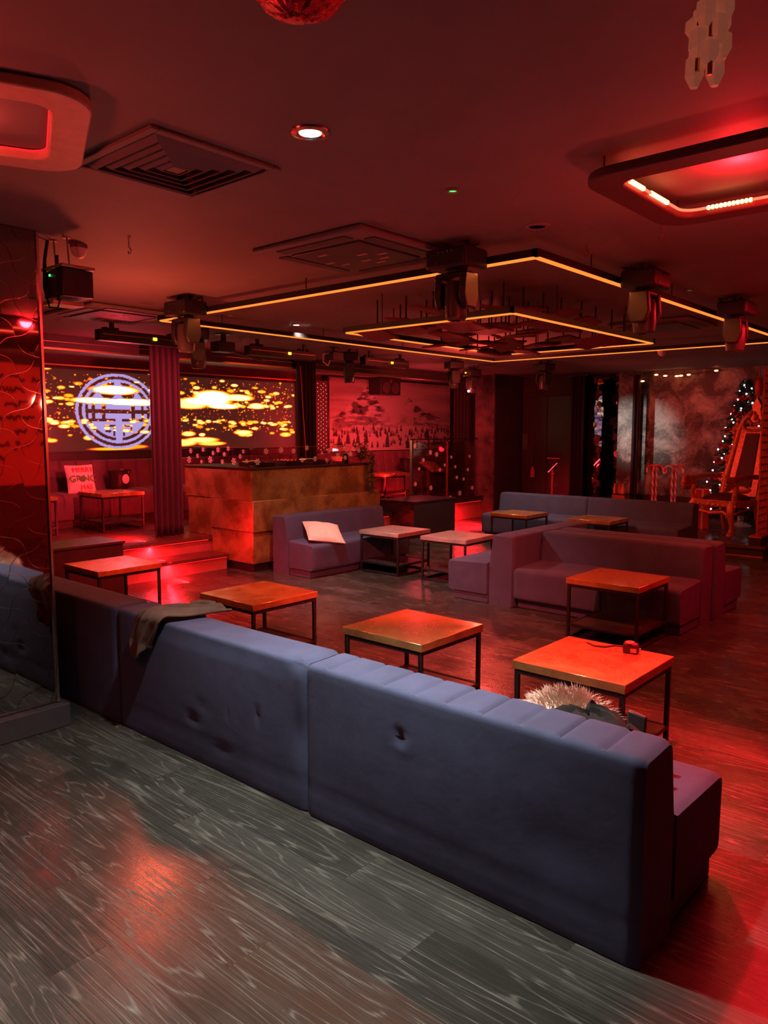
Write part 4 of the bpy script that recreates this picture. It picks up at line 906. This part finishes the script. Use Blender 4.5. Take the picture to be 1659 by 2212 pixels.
# projector hung by the pillar
t = thing('projector', 'black projector on ceiling rods beside the mirrored pillar', 'projector', (-4.20, 2.13, H)); t.scale = (.8, .8, .86)
B().box(-.15, .13, -.11, .11, -.37, -.20).build('body', 'plastic', t, bevel=.008); B().box(-.16, .14, -.12, .12, -.195, -.175).build('tray', 'edge', t, bevel=.003)
B().box(-.15, .0, -.12, .10, -.41, -.385).build('lower_plate', 'edge', t, bevel=.002)
for (x, y) in ((-.08, -.06), (.07, -.04)):
    B().tube([(x, y, -.001), (x+.02, y, -.175)], .006, 6).build('rod', 'chrome', t); B().lathe([(.035, -.006), (.035, -.001)], (x, y, 0), 4).build('ceiling_plate', 'edge', t)
B().box(.05, .085, -.118, -.111, -.40, -.12).build('strap', 'rubber', t); B().ball((-.05, -.113, -.23), .008, 8, 6).build('indicator', 'green', t)
B().tube([(-.1, -.1, -.02), (-.12, -.12, -.15), (-.11, -.13, -.3), (-.06, -.12, -.43), (.02, -.1, -.44), (.06, -.1, -.39)], .006, 8).tube([(-.11, -.09, -.001), (-.12, -.11, -.12), (-.12, -.115, -.3)], .012, 8).build('cable', 'rubber', t)
# red fairy light rope over the marble wall
t = thing('string_light', 'short red rope light with glowing bulbs above the marble wall', 'string light', (-4.95, 13.3, 2.62)); b = B().tube([(-.75, 0, -.10), (-.45, 0, .03), (0, 0, -.02), (.45, 0, 0), (.75, 0, .03)], .006, 6).build('cord', 'blackm', t)
for x, z in ((-.62, -.10), (-.38, .0), (-.22, -.025), (-.02, -.04), (.05, -.035), (.18, -.025), (.63, .02)): B().ball((x, 0, z), .02, 10, 7, (1.8, 1, .7)).build('bulb', 'bulbhot', t)
tag(B().ball((0, 0, 0), .085, 16, 12, (.6, .6, 1.55)).tube([(0, 0, .12), (0, 0, .28)], .008, 6).build('red_lantern', 'giftred', loc=(-3.0, 10.95, 2.22)), 'smooth red hanging lantern above the lattice screen', 'lantern')
# black door fittings
tag(B().box(0, .11, -.012, 0, 0, .3).build('wall_plate', 'base', loc=(-7.93+.02, 13.188, 1.29), bevel=.004), 'tall dark plate fixed on the black door', 'door plate')
t = thing('hanging_brush', 'small brush hanging by a cord on the black door', 'brush', (-7.66, 13.16, .74)); B().tube([(0, 0, .14), (0, 0, .65)], .005, 6).build('cord', 'base', t); B().prism([(-.045, 0), (.045, 0), (.04, .14), (.01, .22), (-.01, .22), (-.04, .14)], 'y', -.012, .012).build('head', 'lattice', t, bevel=.004)

# ------------------------------------------------------------------ right stage: tree, throne, canes, gifts, lattice
PZ = .15
t = thing('christmas_tree', 'tall Christmas tree with white lights and red tinsel behind the throne', 'christmas tree', (-3.66, 12.72, PZ)); rg = random.Random(5); b = B(); TH = 2.28
for i in range(9000):
    h = rg.random()**1.25; z = .16+h*(TH-.16); R_ = .60*(1-h)**.85+.03; R_ *= .78+.22*math.cos((h*11) % 1*PI); a = rg.uniform(0, 6.283); r = R_*math.sqrt(rg.uniform(.25, 1))
    spray(b, (r*math.cos(a), r*math.sin(a), z-.05*r), (math.cos(a)+rg.gauss(0, .4), math.sin(a)+rg.gauss(0, .4), rg.gauss(-.15, .4)), rg.uniform(.05, .10), .008, rg)
b.build('foliage', 'needle', t, smooth=False, fix=False); B().tube([(0, 0, 0), (0, 0, TH)], [.035, .008], 8).build('trunk', 'deck', t); B().lathe([(.16, 0), (.16, .02), (.05, .06), (.04, .16)], (0, 0, 0), 16).build('stand', 'white', t)
def tr(h): return .60*(1-h)**.85+.03
for k in range(8):
    h = .06+.115*k; n = 40; R_ = tr(h)*.97; pts = [(R_*math.cos(2*PI*i/n), R_*math.sin(2*PI*i/n), .16+h*(TH-.16)+.03*math.sin(i*1.57+k)) for i in range(n)]
    b = B().tube(pts, .016, 6, True)
    for q in range(500):
        p = pts[rg.randrange(n)]; p = (p[0]+rg.gauss(0, .02), p[1]+rg.gauss(0, .02), p[2]+rg.gauss(0, .012)); spray(b, p, (rg.gauss(0, 1), rg.gauss(0, 1), rg.gauss(0, 1)), .035, .003, rg)
    b.build('tinsel', 'tinsel', t, smooth=False, fix=False)
bl = None
for k in range(86):
    h = ((k+.5)/86)**1.15; a = k*2.39996; R_ = tr(h)*1.02; p = (R_*math.cos(a), R_*math.sin(a), .17+h*(TH-.18))
    if bl is None: bl = B().ball((0, 0, 0), .0135, 8, 6).build('tree_light', 'bulbwhite', t, loc=p)
    else: c = bl.copy(); COL.objects.link(c); c.location = p; c.parent = t
for k in range(26):
    h = ((k+.5)/26)**1.2; a = k*2.39996+1; R_ = tr(h)*1.03; p = (R_*math.cos(a), R_*math.sin(a), .2+h*(TH-.35)); B().ball((0, 0, 0), .036, 12, 8).lathe([(.01, .03), (.008, .045)], (0, 0, 0), 8).build('bauble', ['bauble', 'tinsel', 'silver'][k % 3], t, loc=p)
# throne
ang = math.atan2(-.53, -.85); t = thing('throne', 'carved gilt throne with dark red upholstery in front of the tree', 'throne', (-3.53, 11.56, PZ)); rg = random.Random(8)
t.rotation_euler = (0, 0, -.34)   # local -y is the way it faces
def scroll(c, r, n=1.6, ax='yz', th=.018, tail=None):
    pts = []
    for i in range(26):
        a = i/25*n*2*PI; q = r*(1-.72*i/25); u, v = q*math.cos(a), q*math.sin(a); pts.append((c[0], c[1]+u, c[2]+v) if ax == 'yz' else (c[0]+u, c[1], c[2]+v))
    if tail: pts = [tail]+pts
    return pts
Wt, Dt = .31, .29
for s in (-1, 1):
    B().tube([(s*Wt, -Dt, .50), (s*Wt*1.05, -Dt-.05, .42), (s*Wt*1.10, -Dt-.07, .30), (s*Wt*1.02, -Dt, .16), (s*Wt*1.0, -Dt+.0, .09), (s*Wt*1.05, -Dt-.05, .03)], [.05, .055, .045, .032, .036, .045], 10).ball((s*Wt*1.05, -Dt-.05, .04), .045, 10, 7, (1, 1.2, .9)).build('front_leg', 'gilt', t)
    B().tube([(s*Wt*.9, Dt, .50), (s*Wt*.92, Dt+.02, .3), (s*Wt*.92, Dt+.05, .15), (s*Wt*.95, Dt+.10, .03)], [.045, .04, .034, .04], 10).build('back_leg', 'gilt', t)
    b = B().tube([(s*Wt, Dt-.05, .84), (s*Wt*1.08, 0, .85), (s*Wt*1.12, -Dt*.8, .83), (s*Wt*1.12, -Dt-.10, .82)], [.035, .034, .036, .04], 10)
    b.tube(scroll((s*Wt*1.12, -Dt-.15, .76), .085), .032, 8).tube([(s*Wt*1.08, -Dt+.02, .50), (s*Wt*1.14, -Dt-.02, .60), (s*Wt*1.12, -Dt+.03, .72), (s*Wt*1.12, -Dt-.02, .81)], [.045, .035, .03, .035], 8)
    for k in range(12): a = k*.52; b.ball((s*Wt*1.12+.03*math.cos(a*2), -Dt-.15+.085*math.cos(a), .76+.085*math.sin(a)), .026, 8, 5)
    b.build('armrest', 'gilt', t)
sb = B()
for y in (-Dt, Dt): sb.box(-Wt, Wt, y-.035, y+.035, .42, .52)
for x in (-Wt, Wt): sb.box(x-.035, x+.035, -Dt, Dt, .42, .52)
for k in range(9): sb.ball((-Wt+.085*k, -Dt-.035, .45), .03, 8, 5, (1.2, .5, .8))
sb.tube([(-Wt, -Dt-.04, .30), (-.2, -Dt-.05, .36), (0, -Dt-.05, .33), (.2, -Dt-.05, .36), (Wt, -Dt-.04, .30)], .028, 8).build('seat_rail', 'gilt', t, bevel=.008)
B().ball((0, 0, .53), .30, 20, 10, (1.08, 1.0, .26)).build('seat_cushion', 'upholstery', t)
lean = lambda z: Dt+.02+(z-.5)*.25
bp = B(); 
for s in (-1, 1):
    pts = [(s*.30, lean(.5), .5), (s*.31, lean(.8), .8), (s*.27, lean(1.2), 1.2), (s*.25, lean(1.5), 1.5), (s*.20, lean(1.66), 1.66), (s*.08, lean(1.78), 1.78), (0, lean(1.82), 1.82)]
    bp.tube(pts, [.045, .05, .042, .045, .05, .045, .04], 10)
    for k in range(17):
        z = .58+.068*k; x = s*(.33-.05*max(0, z-.8)); bp.ball((x+s*.02*math.sin(k*2.1), lean(z)-.02, z), .033, 8, 6, (1, .8, 1.1))
    bp.tube(scroll((s*.36, lean(.72), .80), .07, ax='xz'), .024, 8).tube(scroll((s*.34, lean(1.05), 1.08), .05, ax='xz'), .02, 8).tube(scroll((s*.30, lean(1.5), 1.52), .06, ax='xz'), .022, 8)
for k in range(15): a = k/14*PI; bp.ball((.17*math.cos(a), lean(1.55)-.035, 1.56-.06*math.sin(a)), .024, 8, 6)
bp.prism([(-.10, 1.62), (.10, 1.62), (.06, 1.80), (.075, 1.86), (0, 1.98), (-.075, 1.86), (-.06, 1.80)], 'y', lean(1.7)-.03, lean(1.7)+.03)
for k in range(20): bp.ball((rg.uniform(-.13, .13), lean(1.7)-.035, rg.uniform(1.58, 1.78)), rg.uniform(.02, .035), 8, 6)
bp.ball((0, lean(.62)-.03, .64), .10, 14, 8, (1.5, .35, .6)); bp.build('back_frame', 'gilt', t)
B().add([(-.25, lean(.55)-.02, .55), (.25, lean(.55)-.02, .55), (.2, lean(1.56)-.02, 1.56), (-.2, lean(1.56)-.02, 1.56), (-.25, lean(.55)+.03, .55), (.25, lean(.55)+.03, .55), (.2, lean(1.56)+.03, 1.56), (-.2, lean(1.56)+.03, 1.56)], [(0, 1, 2, 3), (7, 6, 5, 4), (0, 4, 5, 1), (1, 5, 6, 2), (2, 6, 7, 3), (3, 7, 4, 0)]).build('backrest', 'gilt', t)
B().add([(-.15, lean(.68)-.035, .68), (.15, lean(.68)-.035, .68), (.11, lean(1.46)-.035, 1.46), (-.11, lean(1.46)-.035, 1.46), (-.15, lean(.68), .68), (.15, lean(.68), .68), (.11, lean(1.46), 1.46), (-.11, lean(1.46), 1.46)], [(0, 1, 2, 3), (7, 6, 5, 4), (0, 4, 5, 1), (1, 5, 6, 2), (2, 6, 7, 3), (3, 7, 4, 0)]).build('back_pad', 'upholstery', t, bevel=.012)
# candy canes: two bundles of three
CN = ['left', 'middle', 'right']
for bnd, (x, y) in enumerate(((-5.17, 13.0), (-4.83, 12.98))):
    for k, a in enumerate((PI, -.15, 1.2 if bnd == 0 else 4.2)):
        d = (math.cos(a), math.sin(a)); ox_ = (.028*math.cos(k*2.1), .028*math.sin(k*2.1)); R_ = .085; pts = [(0, 0, 0), (0, 0, .3), (0, 0, .6), (0, 0, .82)]+[(d[0]*R_*(1-math.cos(q)), d[1]*R_*(1-math.cos(q)), .82+R_*math.sin(q)) for q in [i*PI/8 for i in range(1, 9)]]+[(d[0]*R_*2, d[1]*R_*2, .77)]
        o = B().tube(pts, .019, 10).build('candy_cane', 'candy', loc=(x+ox_[0]*1.2, y+ox_[1]*1.2, PZ))
        tag(o, 'candy cane with its hook turned %s, in the bundle nearer the %s' % (('left', 'right', 'backwards' if bnd == 0 else 'forwards')[k], ('curtain', 'throne')[bnd]), 'candy cane', 'striped candy canes before the marble wall')
def gift(label, x, y, z, a, h, m, rz=0):
    t = thing('gift_box', label, 'gift box', (x, y, z), rz); B().box(-a, a, -a, a, 0, h).build('box', m, t, bevel=.005); B().box(-a*.14, a*.14, -a*1.01, a*1.01, .001, h*1.012).box(-a*1.01, a*1.01, -a*.14, a*.14, .001, h*1.012).build('ribbon', 'tinsel' if m == 'white' else 'cream', t); B().tube([(0, 0, h), (.04, 0, h+.04), (.06, 0, h+.02), (0, 0, h)], .008, 6).tube([(0, 0, h), (-.04, 0, h+.04), (-.06, 0, h+.02), (0, 0, h)], .008, 6).build('bow', 'tinsel', t)
gift('red gift box with pale ribbon under the tree, left of the trunk', -4.30, 12.25, PZ, .12, .22, 'giftred', .3)
gift('white gift box with red ribbon under the tree beside the red one', -4.40, 12.75, PZ, .10, .16, 'white', .1)
gift('tall red gift box behind the throne back', -2.95, 11.95, PZ, .14, .72, 'giftred', .2)
gift('small red gift box behind the throne arm, farther from the tree', -4.05, 12.05, PZ, .10, .60, 'giftred', .5)
t = thing('drinks_stand', 'cluttered small display stand in front of the stone column', 'stand', (-5.80, 13.05, PZ)); B().box(-.12, .12, -.1, .1, 0, .36).build('cabinet', 'lattice', t, bevel=.006); B().box(-.13, .13, -.11, .11, .365, .38).build('shelf', 'blackwood', t)
rg = random.Random(4)
for k in range(6): B().lathe([(.025, .381), (.027, .47), (.012, .51), (.012, .56)], (-.1+.04*k, rg.uniform(-.05, .05), 0), 10).build('bottle', ['orange', 'glass', 'giftred', 'pattern'][k % 4], t)
t = thing('lattice_screen', 'dark lattice screen at the right end of the stage', 'screen', (-2.86, 10.85, PZ)); B().box(-.09, .06, -.2, .2, 0, .10).build('plinth', 'blackwood', t, bevel=.006); B().box(-.095, .065, -.205, .205, .101, .125).build('plinth_top', 'lattice', t, bevel=.003)
B().box(-.03, .03, .16, .2, .126, 2.3).build('post', 'lattice', t, bevel=.004); b = B()
for k in range(22): b.box(-.012, .012, -.2, .159, .2+k*.095, .215+k*.095)
for k in range(4): b.box(-.011, .011, -.18+k*.095, -.165+k*.095, .13, 2.3)
for k in range(10): b.box(-.011, .011, -.13+(k % 3)*.095, -.12+(k % 3)*.095, .25+k*.19, .34+k*.19)
b.build('lattice', 'lattice', t, smooth=False)

# ------------------------------------------------------------------ light
RED = (1.0, .075, .055); DEEP = (1.0, .012, .02); AMB = (1.0, .20, .05); PLUM = (1.0, .055, .085)
lamp('downlight beam', 'SPOT', (-2.059, 1.954, 2.68), 480, (1, .98, .90), (-2.15, 1.80, 0), .05, 92, .95)
lamp('downlight beam', 'SPOT', (-5.764, 5.255, 2.68), 400, (1, .86, .78), (-5.45, 6.3, 0), .05, 92, 1.0)
lamp('downlight beam', 'SPOT', (-6.3, 9.3, 2.68), 130, (1, .80, .62), (-6.0, 9.6, 0), .05, 90, .9)
for (x, y, sx, sy) in ((-3.97, 3.72, 3.5, .03), (-3.97, 8.85, 3.5, .03), (-5.78, 6.3, .03, 5.0), (-2.17, 6.3, .03, 5.0)):
    lamp('frame glow', 'AREA', (x, y, 2.555), 14, AMB, (x, y, 0), sx, sy=sy)
for k, (x, y, tx, ty, tz, e, sp, c) in enumerate(((-2.6, 3.7, -4.0, 4.8, 0, 700, 84, RED), (-2.1, 4.85, .3, 3.2, 0, 1300, 64, DEEP), (-1.96, 6.45, .4, 6.2, 0, 900, 80, DEEP), (-5.2, 3.6, -6.4, 4.3, 0, 600, 80, DEEP), (-6.5, 4.62, -9.7, 5.0, .9, 480, 110, PLUM), (-6.7, 9.2, -9.9, 12.0, 1.1, 330, 100, RED), (-5.9, 10.4, -4.4, 12.8, 1.1, 110, 110, RED))):
    lamp('red wash', 'SPOT', (x, y, 2.24), e, c, (tx, ty, tz), .05, sp, .9)
lamp('red wash', 'AREA', (1.7, 5.0, 2.3), 40, RED, (3.0, 5.0, 1.6), 1.5)  # unseen area light added to brighten the board in the mirrors
lamp('ring glow', 'SPOT', (-1.42, 3.5, 2.57), 1300, DEEP, (-1.68, 3.6, 0), .05, 44, .6)
for (y, e, l) in ((5.6, 26, 3.0),): lamp('strip and fill glow', 'AREA', (-8.75, y, .43), e, DEEP, (-9.7, y, .55), .08, sy=l)  # added fill for the couch seat; no led strip at this spot
lamp('ceiling glow', 'AREA', (-.95, 6.3, 2.66), 110, DEEP, (-.95, 6.3, 0), 1.0, sy=1.8)
lamp('white gobo', 'SPOT', (-6.9, 10.4, 2.3), 300, (1, .95, .85), (-5.7, 13.6, 1.55), .03, 26, 1.0)
for (x, y, z, e, tx, tz, ly) in ((-7.395, 4.77, .14, 26, -7.2, 0, 1.55), (-7.745, 4.77, .315, 26, -7.5, .16, 1.55), (-8.20, 11.2, .31, 34, -7.9, 0, 2.0), (-9.15, 10.4, .46, 95, -9.7, .60, 5.5),  # last entry here is an added couch seat fill, the others follow led strips
                                (-7.372, 4.77, .142, 40, -7.42, .02, 1.6), (-7.742, 4.77, .315, 40, -7.80, .19, 1.6), (-8.218, 11.2, .315, 90, -8.27, .12, 2.0), (-7.372, 8.4, .142, 30, -7.42, .02, 1.1), (-7.742, 8.4, .315, 30, -7.80, .19, 1.1)):
    lamp('strip and fill glow', 'AREA', (x, y, z), e, DEEP, (tx, y, tz), .02, sy=ly)
lamp('ring glow', 'POINT', (-1.0, 3.24, 2.645), 18, DEEP, size=.05); lamp('ring glow', 'POINT', (-2.78, 1.07, 2.68), 3, RED, size=.05)
for (x, y, z, e, c) in ((-5.6, 8.4, 2.2, 75, RED), (-9.0, 5.2, 1.7, 40, PLUM), (-1.0, 3.4, 1.9, 16, RED), (-.5, 6.0, 1.8, 10, DEEP), (-9.2, 11.5, 1.8, 34, PLUM), (-2.8, .5, 2.25, 26, RED), (-5.0, 3.0, 1.9, 44, (1, .13, .06))):
    lamp('red fill', 'POINT', (x, y, z), e, c, size=.08)  # fill lamps added in open air for red ambient light, no fixtures there
